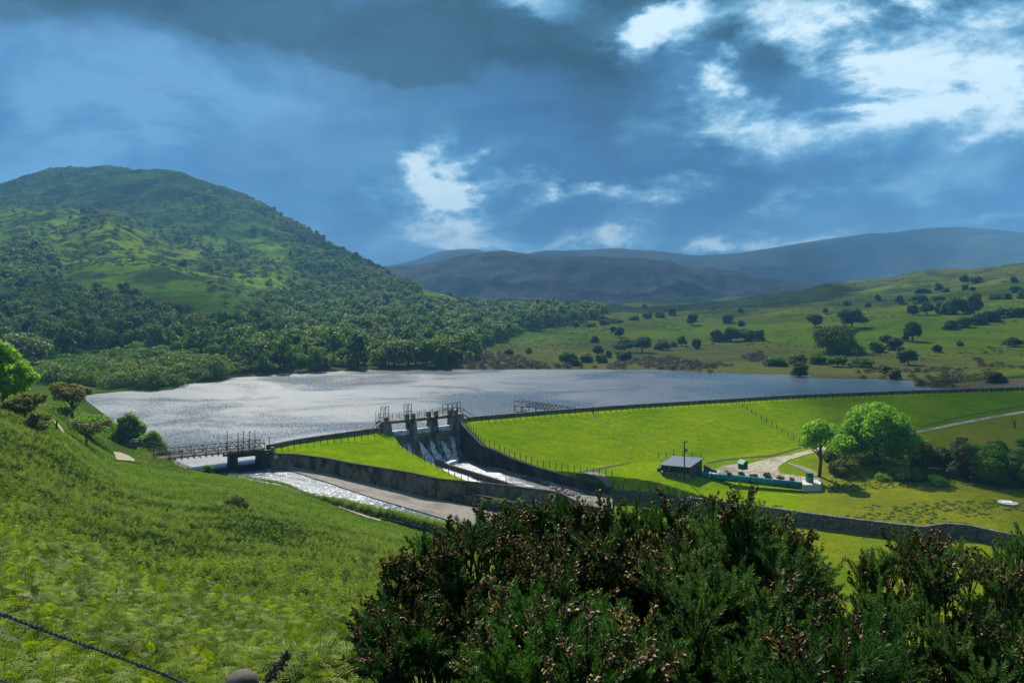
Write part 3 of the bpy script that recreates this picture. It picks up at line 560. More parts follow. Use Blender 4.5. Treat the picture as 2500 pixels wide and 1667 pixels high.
STp[0] = WRp[-1].copy()
wall('stone_wall', STp, .55, -10.5, M['stone'], 'long dry stone retaining wall below the olive meadow at lower right', cap=None)
wall('channel_wall', [p+Vector((0, 0, 0)) for p in EEp], .4, [float(floorz(p.x, p.y))-.3 for p in EEp], M['concrete_dark'], 'low dark concrete edge between the grass island and the left spillway bay', side=-1)
dv = [hitf(1060, 1131)+Vector((0, 0, .7)), hitf(1100, 1147)+Vector((0, 0, .8)), hitf(1160, 1168)+Vector((0, 0, .95)), hitf(1215, 1186)+Vector((0, 0, 1.0)), hitf(1275, 1206)+Vector((0, 0, 1.0))]
wall('divider_wall', dv, .45, [p.z-2 for p in dv], rough_mat('brown_concrete', (.075, .055, .040), (.12, .095, .072), 2, .9, .4, .03), 'straight brown divider wall running down the middle of the spillway water')
stub = [Pz(1070, 1222, -6.2), Pz(1100, 1214, -5.5), Pz(1132, 1208, -5.0), Pz(1170, 1211, -5.1), Pz(1222, 1221, -5.6), Pz(1290, 1236, -6.3), Pz(1380, 1256, -7.3), Pz(1412, 1262, -7.7)]
wall('channel_wall', stub, .45, -9.5, M['concrete'], 'short ramped concrete wall rising from the pale apron behind the gorse tops', cap=coping)
# grass island between the two walls
def resample(pts, n):
    L = [0]
    for a, b in zip(pts[:-1], pts[1:]): L.append(L[-1]+(b-a).length)
    out = []
    for i in range(n):
        t = L[-1]*i/(n-1); j = min(max(np.searchsorted(L, t)-1, 0), len(pts)-2); u = (t-L[j])/max(L[j+1]-L[j], 1e-6); out.append(pts[j].lerp(pts[j+1], u))
    return out
nearE = resample(WLp[:8], 60); CR = [Vector((*CW[i], 1.5)) for i in range(3)]
CR2 = [Pz(a, b, 2.2) for a, b in [(657, 1086), (720, 1073), (800, 1061), (924, 1044)]]
for p in CR2: p.z = 1.5
farE = resample(CR2+EEp[1:], 60)
isl = []
for i in range(60):
    a, b = nearE[i]+Vector((0, .25, .02)), farE[i]; row = []
    for j in range(30):
        t = j/29; p = a.lerp(b, t); p.z += .9*math.sin(math.pi*t)*(1-i/59)*.25+.12*float(fbm(np.array(p.x/2), np.array(p.y/2), 3)); row.append(p)
    isl.append(row)
vv = np.array([[tuple(p) for p in r_] for r_ in isl]); n_, mm = vv.shape[:2]; id_ = np.arange(n_*mm).reshape(n_, mm)
struct('grass_bank', npmesh('grass_bank', vv.reshape(-1, 3), np.stack([id_[:-1, :-1], id_[1:, :-1], id_[1:, 1:], id_[:-1, 1:]], -1).reshape(-1, 4), [M['ground']], True, {'Col': np.tile([.215, .335, .0, 1], (n_*mm, 1)), 'mot': np.zeros(n_*mm)}))
# parapets on the crest
par = rough_mat('parapet_concrete', (.085, .078, .06), (.16, .148, .115), 1.5, .9, .4, .03, (.06, .055, .035), .6)
wall('parapet_wall', [Pz(a, b, 2.2) for a, b in [(655, 1086), (720, 1073), (800, 1061), (930, 1043)]], .5, -3.0, par, 'low grey parapet wall from the bridge to the left end of the gates', n=6)
wall('parapet_wall', [Pz(a, b, 2.2) for a, b in CREST[4:]], .5, .8, par, 'long low grey parapet wall along the crest of the grass dam', n=8)

# ------------------------------------------------------------------ side channel: weir water, apron
RE = [(600, 1112, 0), (648, 1131, -.55), (700, 1147, -.9), (795, 1177, -1.9), (912, 1217, -3.1), (1015, 1247, -4.2), (1100, 1272, -5.2)]
REp = [Pz(*a) for a in RE]; REp[0] = Vector((-41, 117.5, -.35))
nb = [Vector((-52, 104.8, -.35)), Vector((-46.5, 103.5, -.55)), Vector((-38, 101.5, -.95)), Vector((-28, 99, -1.9)), Vector((-18, 95.5, -3.1)), Vector((-12.5, 93.5, -4.2)), Vector((-8, 92, -5.2))]
A_, B_ = resample(REp, 60), resample(nb, 60); rr = [[a.lerp(b, j/11) for j in range(12)] for a, b in zip(A_, B_)]
for r_ in rr:
    for p in r_: p.z = r_[0].z
struct('river', MB().grid(rr).mesh('river', M['river']))
# weir lip: the smooth dark fall from lake level
wa, wb = Vector((-37.5, 116.2, 0)), Vector((-50, 106.5, 0)); dn = Vector((.62, -.78, 0)); rr = []
for i in range(20):
    p = wa.lerp(wb, i/19); rr.append([p-dn*3+Vector((0, 0, .012)), p+Vector((0, 0, .014)), p+dn*.5+Vector((0, 0, -.08)), p+dn*1.3+Vector((0, 0, -.5)), p+dn*1.9+Vector((0, 0, -.75))])
m_, q = material('smooth_weir_water'); q.b.inputs['Base Color'].default_value = (.012, .018, .024, 1); q.b.inputs['Roughness'].default_value = .12; M['weir'] = m_
struct('weir_water', MB().grid(rr).mesh('weir_water', M['weir'], True))
#struct('lake_inlet', MB().grid([[Vector((-60, 104, .006)), Vector((-36.4, 117.2, .006))], [Vector((-64, 126, .006)), Vector((-37.5, 124, .006))]]).mesh('lake_inlet', M['lake']))
# pale concrete apron
wb_ = [(657, 1133), (720, 1139), (790, 1151), (850, 1166), (920, 1183), (1000, 1202), (1060, 1217), (1110, 1226), (1250, 1262), (1330, 1290)]
D_ = [p.y for p in WLp[:7]]+[116.5, 112, 109]; top_ = [P3(a, b, d+.1) for (a, b), d in zip(wb_, D_)]
bot_ = [Vector((p.x, p.y, p.z+.12)) for p in REp[1:]]+[Pz(1190, 1300, -6.6), Pz(1290, 1330, -7.6)]
A_, B_ = resample(top_, 60), resample(bot_, 60)
struct('concrete_apron', MB().grid([[a.lerp(b, j/10) for j in range(11)] for a, b in zip(A_, B_)]).mesh('concrete_apron', M['concrete_pale'], True))
struct('apron_edge', MB().grid([[b, b+Vector((-.02, -.12, -.5))] for b in B_]).mesh('apron_edge', M['concrete']))

# ------------------------------------------------------------------ draped paths and tracks
def drape(name, A, B, mat, n=40, m=8, lift=.05, d0=60, stuff=None):
    def rs(pts):
        return [(lerpl([(i, p[0]) for i, p in enumerate(pts)], t), lerpl([(i, p[1]) for i, p in enumerate(pts)], t)) for t in np.linspace(0, len(pts)-1, n)]
    a, b = rs(A), rs(B); rows_ = []
    for i in range(n):
        w = [hit(float(a[i][0]+(b[i][0]-a[i][0])*j/m), float(a[i][1]+(b[i][1]-a[i][1])*j/m), d0, 260, 1500)+Vector((0, 0, lift)) for j in range(m+1)]; rows_.append(w)
    me = MB().grid(rows_).mesh(name, mat, True)
    return struct(name, me)
drape('gravel_yard', [(1742, 1148), (1762, 1138), (1800, 1132), (1827, 1132), (1867, 1122), (1924, 1111), (1974, 1099), (2030, 1086), (2080, 1074)], [(1748, 1155), (1790, 1160), (1850, 1166), (1900, 1173), (1905, 1155), (1895, 1143), (1925, 1123), (1985, 1105), (2085, 1086)], M['gravel'], 60, 10)
drape('gravel_yard', [(1885, 1140), (1900, 1154), (1935, 1160), (1975, 1165), (2008, 1170)], [(1880, 1168), (1900, 1176), (1930, 1176), (1960, 1178), (1990, 1176)], M['gravel'], 30, 8, .056)
drape('gravel_track', [(2060, 1078), (2150, 1068), (2240, 1052), (2330, 1033), (2420, 1016), (2500, 1003), (2600, 990)], [(2065, 1090), (2150, 1078), (2240, 1058), (2330, 1039), (2420, 1022), (2500, 1008), (2600, 995)], M['gravel'], 50, 4)
drape('cobble_ditch', [(1922, 1129), (1950, 1136), (1980, 1146), (1999, 1158)], [(1925, 1133), (1948, 1142), (1972, 1153), (1990, 1163)], M['cobble'], 20, 4, .06)
drape('cobble_ditch', [(1428, 1153), (1450, 1153), (1475, 1159), (1490, 1172), (1494, 1188)], [(1432, 1156), (1447, 1161), (1463, 1170), (1475, 1180), (1480, 1190)], M['cobble'], 24, 4, .06)
drape('drainage_ditch', [(1400, 1154), (1430, 1149), (1470, 1141), (1536, 1129)], [(1430, 1158), (1447, 1151), (1475, 1144), (1536, 1131)], M['soil'], 24, 3, .05)
drape('drainage_ditch', [(1725, 1129), (1768, 1120), (1830, 1115), (1885, 1110), (1920, 1101), (1967, 1088)], [(1728, 1132), (1770, 1124), (1830, 1118), (1885, 1115), (1920, 1104), (1967, 1090)], M['soil'], 40, 3, .05)
drape('drainage_ditch', [(2245, 1042), (2330, 1020), (2420, 1003), (2500, 989)], [(2245, 1044), (2330, 1022), (2420, 1004.6), (2500, 990.5)], M['soil'], 30, 2, .05)
drape('drainage_ditch', [(1432, 1012), (1470, 1030), (1500, 1056), (1520, 1086), (1532, 1116), (1537, 1128)], [(1433, 1013), (1469, 1031.5), (1498.5, 1057), (1518.5, 1087), (1530.5, 1117), (1535.5, 1129)], rough_mat('worn_grass', (.07, .12, .003), (.12, .19, .004), 3), 40, 1, .04)
drape('drainage_ditch', [(1430, 1012), (1520, 1040), (1600, 1075), (1650, 1098)], [(1431, 1013), (1519, 1041.2), (1599, 1076.2), (1649, 1099)], rough_mat('worn_grass', (.11, .18, .003), (.15, .24, .004), 3), 40, 1, .04)
drape('path', [(277, 1104), (295, 1106), (315, 1114), (330, 1124)], [(285, 1124), (300, 1125), (315, 1126), (326, 1128)], M['path'], 14, 5, .12, 40)
drape('path', [(128, 1026), (138, 1032), (150, 1046), (158, 1058)], [(134, 1036), (142, 1044), (150, 1054), (154, 1060)], M['path'], 12, 4, .15, 40)
drape('path', [(828, 1236), (860, 1247), (900, 1262), (930, 1270)], [(826, 1239), (858, 1251), (898, 1266), (928, 1273)], M['path'], 20, 3, .12, 60)


# ------------------------------------------------------------------ spillway gates
def G(t, n, z): return Vector((GO.x+GU.x*t+GN.x*n, GO.y+GU.y*t+GN.y*n, z))
gs = thing('spillway', 'grey concrete spillway with three gate bays and a railed footbridge on top', 'spillway', tuple(G(6, 0, -.2)))
def pier(name, t0, t1, prof, mat=None): return part(name, MB().prism(prof, lambda a, b, t: G(t, a, b), t0, t1), mat or M['pier'], gs)
pp = [(-1.6, -4), (-1.6, 2.72), (.95, 2.72), (1.2, 1.6), (1.6, .2), (2.6, -2.0), (4.2, -4.6), (5.2, -6), (5.2, -7), (0, -7)]
pier('pier', 3.75, 4.6, pp); pier('pier', 8.05, 8.9, pp)
pier('abutment', -1.9, -.35, [(-1.8, -4), (-1.8, 2.72), (1.0, 2.72), (1.5, 1.2), (2.4, -.4), (3.6, -3), (3.6, -7), (-1.8, -7)])
pier('abutment', 12.5, 14.4, [(-1.8, -4), (-1.8, 2.72), (1.0, 2.72), (1.3, 1.0), (2.0, -1.5), (3.8, -5), (3.8, -7), (-1.8, -7)])
wing = [G(14.0, .9, 2.7), G(14.1, 1.8, 1.3), G(14.2, 3.0, .6), G(14.1, 5, -.3)]
pier('wing_wall', 14.0, 14.7, [(.9, -7), (.9, 2.1), (1.6, 1.1), (2.6, .4), (6, -.6), (9, -1.4), (9, -7)], M['concrete'])
for a, b in ((-.35, 3.75), (4.6, 8.05), (8.9, 12.5)):
    part('sill', MB().prism([(-.5, -5), (-.5, -.12), (.75, -.12), (.75, -.42), (.35, -.75), (.35, -5)], lambda u, v, t: G(t, u, v), a, b), M['algae'], gs)
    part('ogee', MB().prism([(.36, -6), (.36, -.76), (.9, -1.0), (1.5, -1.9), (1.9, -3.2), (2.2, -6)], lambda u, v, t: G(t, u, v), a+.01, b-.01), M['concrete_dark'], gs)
    g_ = part('gate', MB().prism([(-.25, -.02), (-.25, .98), (.0, .98), (.12, .9), (.12, .02)], lambda u, v, t: G(t, u, v), a+.02, b-.02), M['gate'], gs)
    part('gate_stiffener', MB().prism([(.121, .42), (.20, .44), (.20, .52), (.121, .54)], lambda u, v, t: G(t, u, v), a+.03, b-.03), M['gate'], g_)
part('deck', MB().prism([(-1.2, 2.724), (-1.2, 2.95), (.9, 2.95), (.9, 2.724)], lambda u, v, t: G(t, u, v), -1.9, 14.5), M['pier'], gs)
part('deck_beam', MB().prism([(.5, 2.45), (.5, 2.72), (.8, 2.72), (.8, 2.45)], lambda u, v, t: G(t, u, v), -.34, 12.49), M['pier'], gs)
for n_ in (-1.1, .8):
    rl = part('railing', MB().tube([G(-1.8, n_, 4.02), G(14.4, n_, 4.02)], .03, 5).tube([G(-1.8, n_, 3.5), G(14.4, n_, 3.5)], .025, 5), M['steel'], gs)
    for t in np.arange(-1.8, 14.5, 1.35): part('railing_post', MB().tube([G(t, n_, 2.94), G(t, n_, 4.07)], .04, 5), M['steel_dark'], rl)
for t, h_ in ((-.9, .75), (3.2, .95), (4.4, .95), (7.5, 1.0), (9.0, 1.0), (12.1, 1.0), (13.2, .9)):
    c_ = G(t, .15, 2.95); w_ = .33
    a_ = part('gate_winch', MB().prism([(-w_, 0), (w_, 0), (w_, h_*.7), (w_*.6, h_*.93), (0, h_), (-w_*.6, h_*.93), (-w_, h_*.7)], lambda u, v, q_: c_+GU*u+GN*q_+Vector((0, 0, v+.003)), -.28, .28), M['steel'], gs)
    part('crank', MB().tube([c_+GN*.28+Vector((0, 0, h_*.55)), c_+GN*.45+Vector((0, 0, h_*.55)), c_+GN*.45+GU*.2+Vector((0, 0, h_*.45))], .03, 5), M['steel_dark'], a_)
for t0, w_, h_ in ((-1.75, .62, 2.5), (-.85, .62, 2.5), (2.75, .62, 2.6), (3.6, .62, 2.6), (10.6, 1.0, 1.95), (11.8, .8, 1.95), (12.8, .7, 2.05), (13.75, .65, 2.1)):
    m2 = MB()
    for u in (0, w_): m2.tube([G(t0+u, -.2, 2.95), G(t0+u, -.2, 2.95+h_)], .06, 5)
    for z in (h_-.03, h_*.5): m2.tube([G(t0, -.2, 2.95+z), G(t0+w_, -.2, 2.95+z)], .05, 5)
    if w_ < .7 and t0 < 5: m2.tube([G(t0, -.2, 3.2), G(t0+w_, -.2, 2.95+h_*.5)], .022, 4).tube([G(t0+w_, -.2, 2.95+h_*.5), G(t0, -.2, 2.95+h_)], .022, 4)
    part('lifting_frame', m2, M['steel_dark'], gs)
part('float_post', MB().tube([G(-2.6, -.4, 1.2), G(-2.6, -.4, 4.6)], .05, 5).tube([G(-2.0, -.4, 2.9), G(-2.0, -.4, 4.6)], .04, 5), M['steel_dark'], gs)
def stairs(label, top, bot, w=.8):
    o = thing('stairs', label, 'stairs', tuple(bot)); d = bot-top; s_ = Vector((d.y, -d.x, 0)).normalized()*w/2; up = Vector((0, 0, 1))
    for sg in (-1, 1):
        part('stringer', MB().bar(top+s_*sg, bot+s_*sg, .05, .2), M['steel'], o)
        part('handrail', MB().tube([top+s_*sg+up*.95, bot+s_*sg+up*.95], .03, 5).tube([bot+s_*sg, bot+s_*sg+up*.95], .03, 5).tube([top+s_*sg, top+s_*sg+up*.95], .03, 5), M['steel'], o)
    for i in range(1, 10):
        p = top.lerp(bot, i/10); part('tread', MB().bar(p-s_, p+s_, .24, .035), M['steel'], o)
stairs('light grey metal stairs at the left end of the spillway footbridge', G(-1.9, .3, 2.9), G(-4.6, .9, 1.3))
stairs('dark metal stairs at the right end of the spillway footbridge', G(14.5, .3, 2.9), G(16.8, .6, 1.35))

# ------------------------------------------------------------------ truss bridge over the weir
br = thing('truss_bridge', 'weathered steel lattice footbridge crossing the water to the grass island', 'bridge', (-43, 113, 1.6))
BL, BR_ = Vector((-49.6, 108.6, 1.95)), Vector((-36.9, 116.0, 1.95)); bd = (BR_-BL).normalized(); bs = Vector((-bd.y, bd.x, 0)); Lb = (BR_-BL).length; NPAN = 9
for side, off in (('near', 0), ('far', 2.9)):
    o_ = bs*off; m2 = MB()
    for z in (.06, 1.02): m2.bar(BL+o_+Vector((0, 0, z)), BR_+o_+Vector((0, 0, z)), .11, .11)
    tr = part('truss', m2, M['wood'], br); m3 = MB()
    for i in range(NPAN+1):
        p = BL+bd*Lb*i/NPAN+o_; m3.bar(p+Vector((0, 0, .1)), p+Vector((0, 0, 1.0)), .10, .09)
        if i < NPAN:
            e = bd*Lb/NPAN; m3.bar(p+Vector((0, 0, .08)), p+e*.5+Vector((0, 0, 1.0)), .06, .06).bar(p+e*.5+Vector((0, 0, 1.0)), p+e+Vector((0, 0, .08)), .06, .06)
            m3.bar(p+e*.5+Vector((0, 0, .5)), p+e+Vector((0, 0, 1.0)), .04, .04)
    part('lattice', m3, M['wood'], tr); m4 = MB()
    m4.tube([BL+o_+Vector((0, 0, 1.28)), BR_+o_+Vector((0, 0, 1.28))], .03, 5)
    for i in range(0, NPAN+1): p = BL+bd*Lb*i/NPAN+o_; m4.tube([p+Vector((0, 0, 1.0)), p+Vector((0, 0, 1.3))], .025, 4)
    part('handrail', m4, M['steel'], br)
part('deck', MB().bar(BL+bs*1.45+Vector((0, 0, .14)), BR_+bs*1.45+Vector((0, 0, .14)), 2.7, .08), M['wood_dark'], br)
m2 = MB()
for i in range(2*NPAN+1): p = BL+bd*Lb*i/(2*NPAN); m2.bar(p+Vector((0, 0, -.1))-bs*.35, p+bs*3.3+Vector((0, 0, -.1)), .14, .18)
part('cross_beams', m2, M['steel_dark'], br)
part('side_girder', MB().bar(BL+bd*8.8+Vector((0, 0, -.25)), BR_+bd*.9+Vector((0, 0, -.25)), .3, .3), M['steel_dark'], br)
ap = thing('bridge_pier', 'dark concrete pier and recess carrying the right end of the lattice bridge', 'pier', (-38, 115.5, -1))
Mx = Matrix(((bd.x, bs.x, 0), (bd.y, bs.y, 0), (0, 0, 1)))
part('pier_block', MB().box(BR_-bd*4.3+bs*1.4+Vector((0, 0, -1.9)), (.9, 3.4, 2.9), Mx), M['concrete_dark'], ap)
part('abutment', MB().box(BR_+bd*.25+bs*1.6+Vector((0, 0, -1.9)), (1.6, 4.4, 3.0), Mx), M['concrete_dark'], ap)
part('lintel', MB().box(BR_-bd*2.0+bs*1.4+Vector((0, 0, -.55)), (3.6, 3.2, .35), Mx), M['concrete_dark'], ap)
part('end_post', MB().box(BR_+bd*1.15-bs*.15+Vector((0, 0, -1.0)), (.5, .5, 2.6), Mx), M['concrete_pale'], ap)
for i, u in enumerate((-4.9, -3.7, -2.6, -2.1, -.9, .8)):
    p = BR_+bd*u+bs*(.3 if i % 2 else 2.2); h_ = (2.9, 2.8, 2.7, 2.8, 2.6, 1.7)[i]
    tag(link('penstock_spindle', MB().tube([p+Vector((0, 0, .1)), p+Vector((0, 0, h_))], .05, 6).box(p+Vector((0, 0, .28)), (.16, .16, .36)).box(p+Vector((0, 0, h_)), (.14, .14, .06)).mesh('penstock_spindle', M['wood_dark'])), ('tallest thin dark spindle post, leftmost over the right end of the lattice bridge', 'second thin spindle post from the left over the bridge end', 'third thin spindle post over the bridge end, near rail', 'fourth thin spindle post over the bridge end, standing close to the third', 'fifth thin spindle post over the bridge end', 'short spindle post past the end of the lattice bridge, beside the concrete end post')[i], 'post', 'spindle posts at the bridge end')
sg = thing('sign', 'small white sign fixed to the curved wall beside the bridge', 'sign', tuple(Pz(672, 1118, 0)))
sc = Pz(672, 1114.5, .9)+Vector((0, -.09, 0)); part('board', MB().box(sc, (.85, .04, .46)), M['white'], sg)
part('frame', MB().box(sc+Vector((0, .03, 0)), (.92, .02, .53)), M['steel_dark'], sg); part('lettering', MB().box(sc+Vector((0, -.03, .1)), (.6, .02, .05)).box(sc+Vector((-.03, -.03, -.02)), (.5, .02, .05)), rough_mat('red_paint', (.4, .12, .10), (.45, .15, .12), 3, .6, .1, .01), sg)
# frame gate and mound at the bridge's left end
gt = thing('field_gate', 'pale metal frame gate at the left end of the lattice bridge', 'gate', tuple(P3(378, 1104, 117)))
ga, gb = P3(361, 1100, 118), P3(400, 1104, 115); ga.z = 1.5; gb.z = 1.5; m2 = MB()
for t in (0, .33, .62, 1): p = ga.lerp(gb, t); m2.tube([p, p+Vector((0, 0, 1.35))], .045, 5)
m2.tube([ga+Vector((0, 0, 1.35)), gb+Vector((0, 0, 1.35))], .05, 5); part('gate_frame', m2, M['steel'], gt)
part('gate_rail', MB().tube([ga+Vector((0, 0, .9)), gb+Vector((0, 0, .9))], .03, 5).tube([ga+Vector((0, 0, .45)), gb+Vector((0, 0, .45))], .03, 5), M['steel'], gt)
c_ = P3(338, 1094, 119); mb = MB(); mb.lump((c_.x, c_.y, 1.4), (2.0, 1.2, 1.7), 5, 14, 8, .12)
tag(link('stone_mound', mb.mesh('stone_mound', M['stone'], False)), 'low rounded stone mound beside the pale metal gate at the left bridge end', 'mound')

# ------------------------------------------------------------------ intake jetty in the lake
M['jet'] = rough_mat('black_steel', (.012, .011, .010), (.028, .026, .024), 6, .8, .1, .01)
jt = thing('jetty', 'dark steel truss walkway with a platform on legs behind the dam wall', 'jetty', tuple(P3(1290, 1005, 165)*1.0))
ja, jb = P3(1286, 990, 166), P3(1392, 1000, 155.5); ja.z = 1.15; jb.z = 1.45; jd = (jb-ja).normalized(); js = Vector((-jd.y, jd.x, 0)); JL = (jb-ja).length
for off in (0, 1.4):
    m2 = MB(); m2.bar(ja+js*off, jb+js*off, .13, .13).bar(ja+js*off+Vector((0, 0, .95)), jb+js*off+Vector((0, 0, .95)), .10, .10)
    for i in range(13):
        p = ja+jd*JL*i/12+js*off; m2.bar(p, p+Vector((0, 0, .95)), .08, .08)
        if i < 12: m2.bar(p, p+jd*JL/12+Vector((0, 0, .95)), .07, .07)
    part('truss', m2, M['jet'], jt)
part('walkway', MB().bar(ja+js*.7, jb+js*.7, 1.3, .05), M['jet'], jt)
pc = P3(1274, 990, 167.5); pc.z = 1.15; Mj = Matrix(((jd.x, js.x, 0), (jd.y, js.y, 0), (0, 0, 1)))
pf = part('platform', MB().box(pc, (2.6, 2.6, .12), Mj), M['jet'], jt); m2 = MB()
for a in (-1.2, 1.2):
    m2.bar(pc+Mj @ Vector((a, -1.2, 1)), pc+Mj @ Vector((a, 1.2, 1)), .08, .08).bar(pc+Mj @ Vector((-1.2, a, 1)), pc+Mj @ Vector((1.2, a, 1)), .08, .08)
    for b in (-1.2, 0, 1.2): m2.bar(pc+Mj @ Vector((a, b, 0)), pc+Mj @ Vector((a, b, 1.25)), .08, .08)
part('guard_rail', m2, M['jet'], pf)
for a in (-1.1, 1.1):
    for b in (-1.1, 1.1): part('leg', MB().tube([pc+Mj @ Vector((a, b, 0)), pc+Mj @ Vector((a, b, -4.5))], .09, 6), M['jet'], jt)
part('brace', MB().bar(pc+Mj @ Vector((-1.1, -1.1, -.2)), pc+Mj @ Vector((1.1, -1.1, -2.3)), .06, .06).bar(pc+Mj @ Vector((-1.1, 1.1, -.2)), pc+Mj @ Vector((1.1, 1.1, -2.3)), .06, .06), M['jet'], jt)
for u in (2.2, 5.0): part('leg', MB().tube([ja+jd*u+js*.7, ja+jd*u+js*.7-Vector((0, 0, 4.5))], .13, 8), M['jet'], jt)

# ------------------------------------------------------------------ fences: posts and wires
post_me = {}
def fence(label, pts, n, h=1.15, r=.06, lean=.04, group='post and wire fences', wires=3):
    """pts: world positions on the ground"""
    Q = resample(pts, n); t = thing('fence', label, 'fence', tuple(Q[0]), group)
    tops = []
    for i, p in enumerate(Q):
        rr_ = random.Random(i*7+n); hh = h*rr_.uniform(.92, 1.1); tp = p+Vector((rr_.uniform(-1, 1)*lean, rr_.uniform(-1, 1)*lean, hh)); tops.append(tp)
        part('post', MB().tube([p-Vector((0, 0, .25)), tp], [r*rr_.uniform(.9, 1.1)]*2, 5), M['wood_dark'], t)
    for w in range(wires):
        f = .95-.3*w; part('wire', MB().tube([Q[i].lerp(tops[i], f) for i in range(len(Q))], .009, 3, False), M['steel_dark'], t)
    return t
def offcrest(px, d):
    x, y = lerpl([(a, q_[0]) for (a, b), q_ in zip(CREST, CW)], px), lerpl([(a, q_[1]) for (a, b), q_ in zip(CREST, CW)], px)
    p = Vector((x, y, 0)); p2 = Vector((lerpl([(a, q_[0]) for (a, b), q_ in zip(CREST, CW)], px+5), lerpl([(a, q_[1]) for (a, b), q_ in zip(CREST, CW)], px+5), 0)); e = (p2-p).normalized()
    q_ = p+Vector((e.y, -e.x, 0))*d; q_.z = float(H(q_.x, q_.y)); return q_
fence('long post and wire fence just below the dam crest wall, left stretch', [offcrest(a, 2.7) for a in np.linspace(1160, 1790, 30)], 46)
fence('long post and wire fence just below the crest wall, stretch right of the big tree', [offcrest(a, 2.7) for a in np.linspace(1797, 2560, 30)], 60)
fence('post and wire fence on the left end of the grass island below the parapet', [Pz(a, b, 2.2).lerp(Pz(a, b, 2.2), 0)*1.0+Vector((1.3, -1.6, -.75)) for a, b in [(660, 1086), (720, 1073), (800, 1061), (915, 1046)]], 17)
WRf = [p+Vector((.25, .9, 0)) for p in WRp[1:]]
for p in WRf: p.z = float(H(p.x, p.y+.8))
fence('post and wire fence following the top of the dark curved spillway wall', WRf, 30, 1.0)
fence('post and wire fence along the spillway edge of the grass island', [p+Vector((-.35, -.3, .05)) for p in EEp[3:]]+[Pz(1180, 1181, -3.8)+Vector((0, .6, 0)), Pz(1235, 1186, -4.15)+Vector((0, .6, 0))], 17, 1.0)
fence('short run of posts down the dam face beside the two trees', [hit(a, b) for a, b in [(1793, 983), (1840, 1012), (1880, 1037), (1920, 1062), (1950, 1081), (1962, 1089)]], 15, .95)
fence('short run of posts across the grass just behind the grey roofed shed', [hit(a, b) for a, b in [(1608, 1117), (1640, 1112), (1675, 1114), (1712, 1117)]], 6, 1.0)
fence('short run of posts along the top of the dry stone wall at its left end', [p+Vector((.1, .75, 0)) for p in STp[:3]], 7, 1.0)
g2 = thing('braced_post', 'kinked strainer post with a sloping brace on the dam crest fence', 'post', tuple(offcrest(1428, 3.0))); p = offcrest(1428, 3.0)
part('post', MB().tube([p-Vector((0, 0, .2)), p+Vector((0, 0, 1.4))], .08, 6), M['wood_dark'], g2); part('brace', MB().tube([p+Vector((0, 0, 1.2)), p+Vector((.8, .2, .1))], .05, 5), M['wood_dark'], g2)
p = hit(138, 1046, 40); tag(link('post', MB().tube([p-Vector((0, 0, .3)), p+Vector((.02, 0, .9))], .09, 7).mesh('post', M['wood_dark'])), 'single dark wooden post beside the sandy path at far left', 'post')
p = STp[2]+Vector((0, .3, 0)); t = thing('stile', 'tall pale gate stump on the dry stone wall among thorn tops', 'post', tuple(p)); part('post', MB().tube([p-Vector((0, 0, .3)), p+Vector((0, 0, 1.1))], [.16, .12], 7), M['wood'], t)
part('crossbar', MB().bar(p+Vector((-.35, 0, .75)), p+Vector((.3, 0, .9)), .09, .09), M['wood'], t)

# ------------------------------------------------------------------ shed, pole, pipeline, huts, rocks
sh = thing('shed', 'low dark green shed with a grey ribbed sloping roof on the grass', 'shed', (28, 129, -4.8))
A0, B0, C0, D0 = [Vector(v) for v in ((24.6, 128.3, 0), (28.9, 126.5, 0), (31.9, 130.6, 0), (27.5, 132.2, 0))]
zf, zb = -2.95, -2.38
def quadwall(a, b, za, zb_, z0, th=.08):
    d = (b-a).normalized(); s_ = Vector((-d.y, d.x, 0))*th
    return MB().add([(*a.xy, z0), (*b.xy, z0), (*b.xy, zb_), (*a.xy, za), (*(a+s_).xy, z0), (*(b+s_).xy, z0), (*(b+s_).xy, zb_), (*(a+s_).xy, za)], [(0, 1, 2, 3), (7, 6, 5, 4), (0, 4, 5, 1), (1, 5, 6, 2), (2, 6, 7, 3), (3, 7, 4, 0)])
fw = part('wall', quadwall(A0, B0, zf, zf, -4.05), M['green_dark'], sh, label='dark green front wall'); part('plinth', quadwall(A0+Vector((0, -.03, 0)), B0+Vector((0, -.03, 0)), -4.05, -4.05, -5.6, .2), M['concrete_pale'], sh)
ew = part('wall', quadwall(B0, C0, zf, zb, -5.6), M['greyclad'], sh); part('wall', quadwall(C0, D0, zb, zb, -5.6), M['green_dark'], sh); part('wall', quadwall(D0, A0, zb, zf, -5.6), M['green_dark'], sh)
fx = (B0-A0).normalized(); fy = (D0-A0).normalized()
dp = B0+(C0-B0)*.55; dd = (C0-B0).normalized(); so_ = Vector((dd.y, -dd.x, 0))*.02
part('doorway_shade', quadwall(dp+so_, dp+dd*.95+so_, -3.35, -3.3, -5.0, .03), M['concrete_dark'], ew)  # solid dark panel: the shade inside the door is put into its colour
part('opening_shade', MB().box((A0.lerp(B0, .52)+Vector((0, -.07, -4.45))), (.5, .06, .7)), M['concrete_dark'], fw)  # dark block painted as the shaded gap in the front
ov = .22; ra, rb, rc, rd_ = [A0-fx*ov-fy*.35, B0+fx*ov-fy*.35, C0+fx*ov+fy*ov, D0-fx*ov+fy*ov]
mr = MB(); U = (rb-ra).normalized(); W_ = (rd_-ra).normalized(); zs = lambda v: zf+.05+(zb-zf)*v
nrib = 22; rws = []
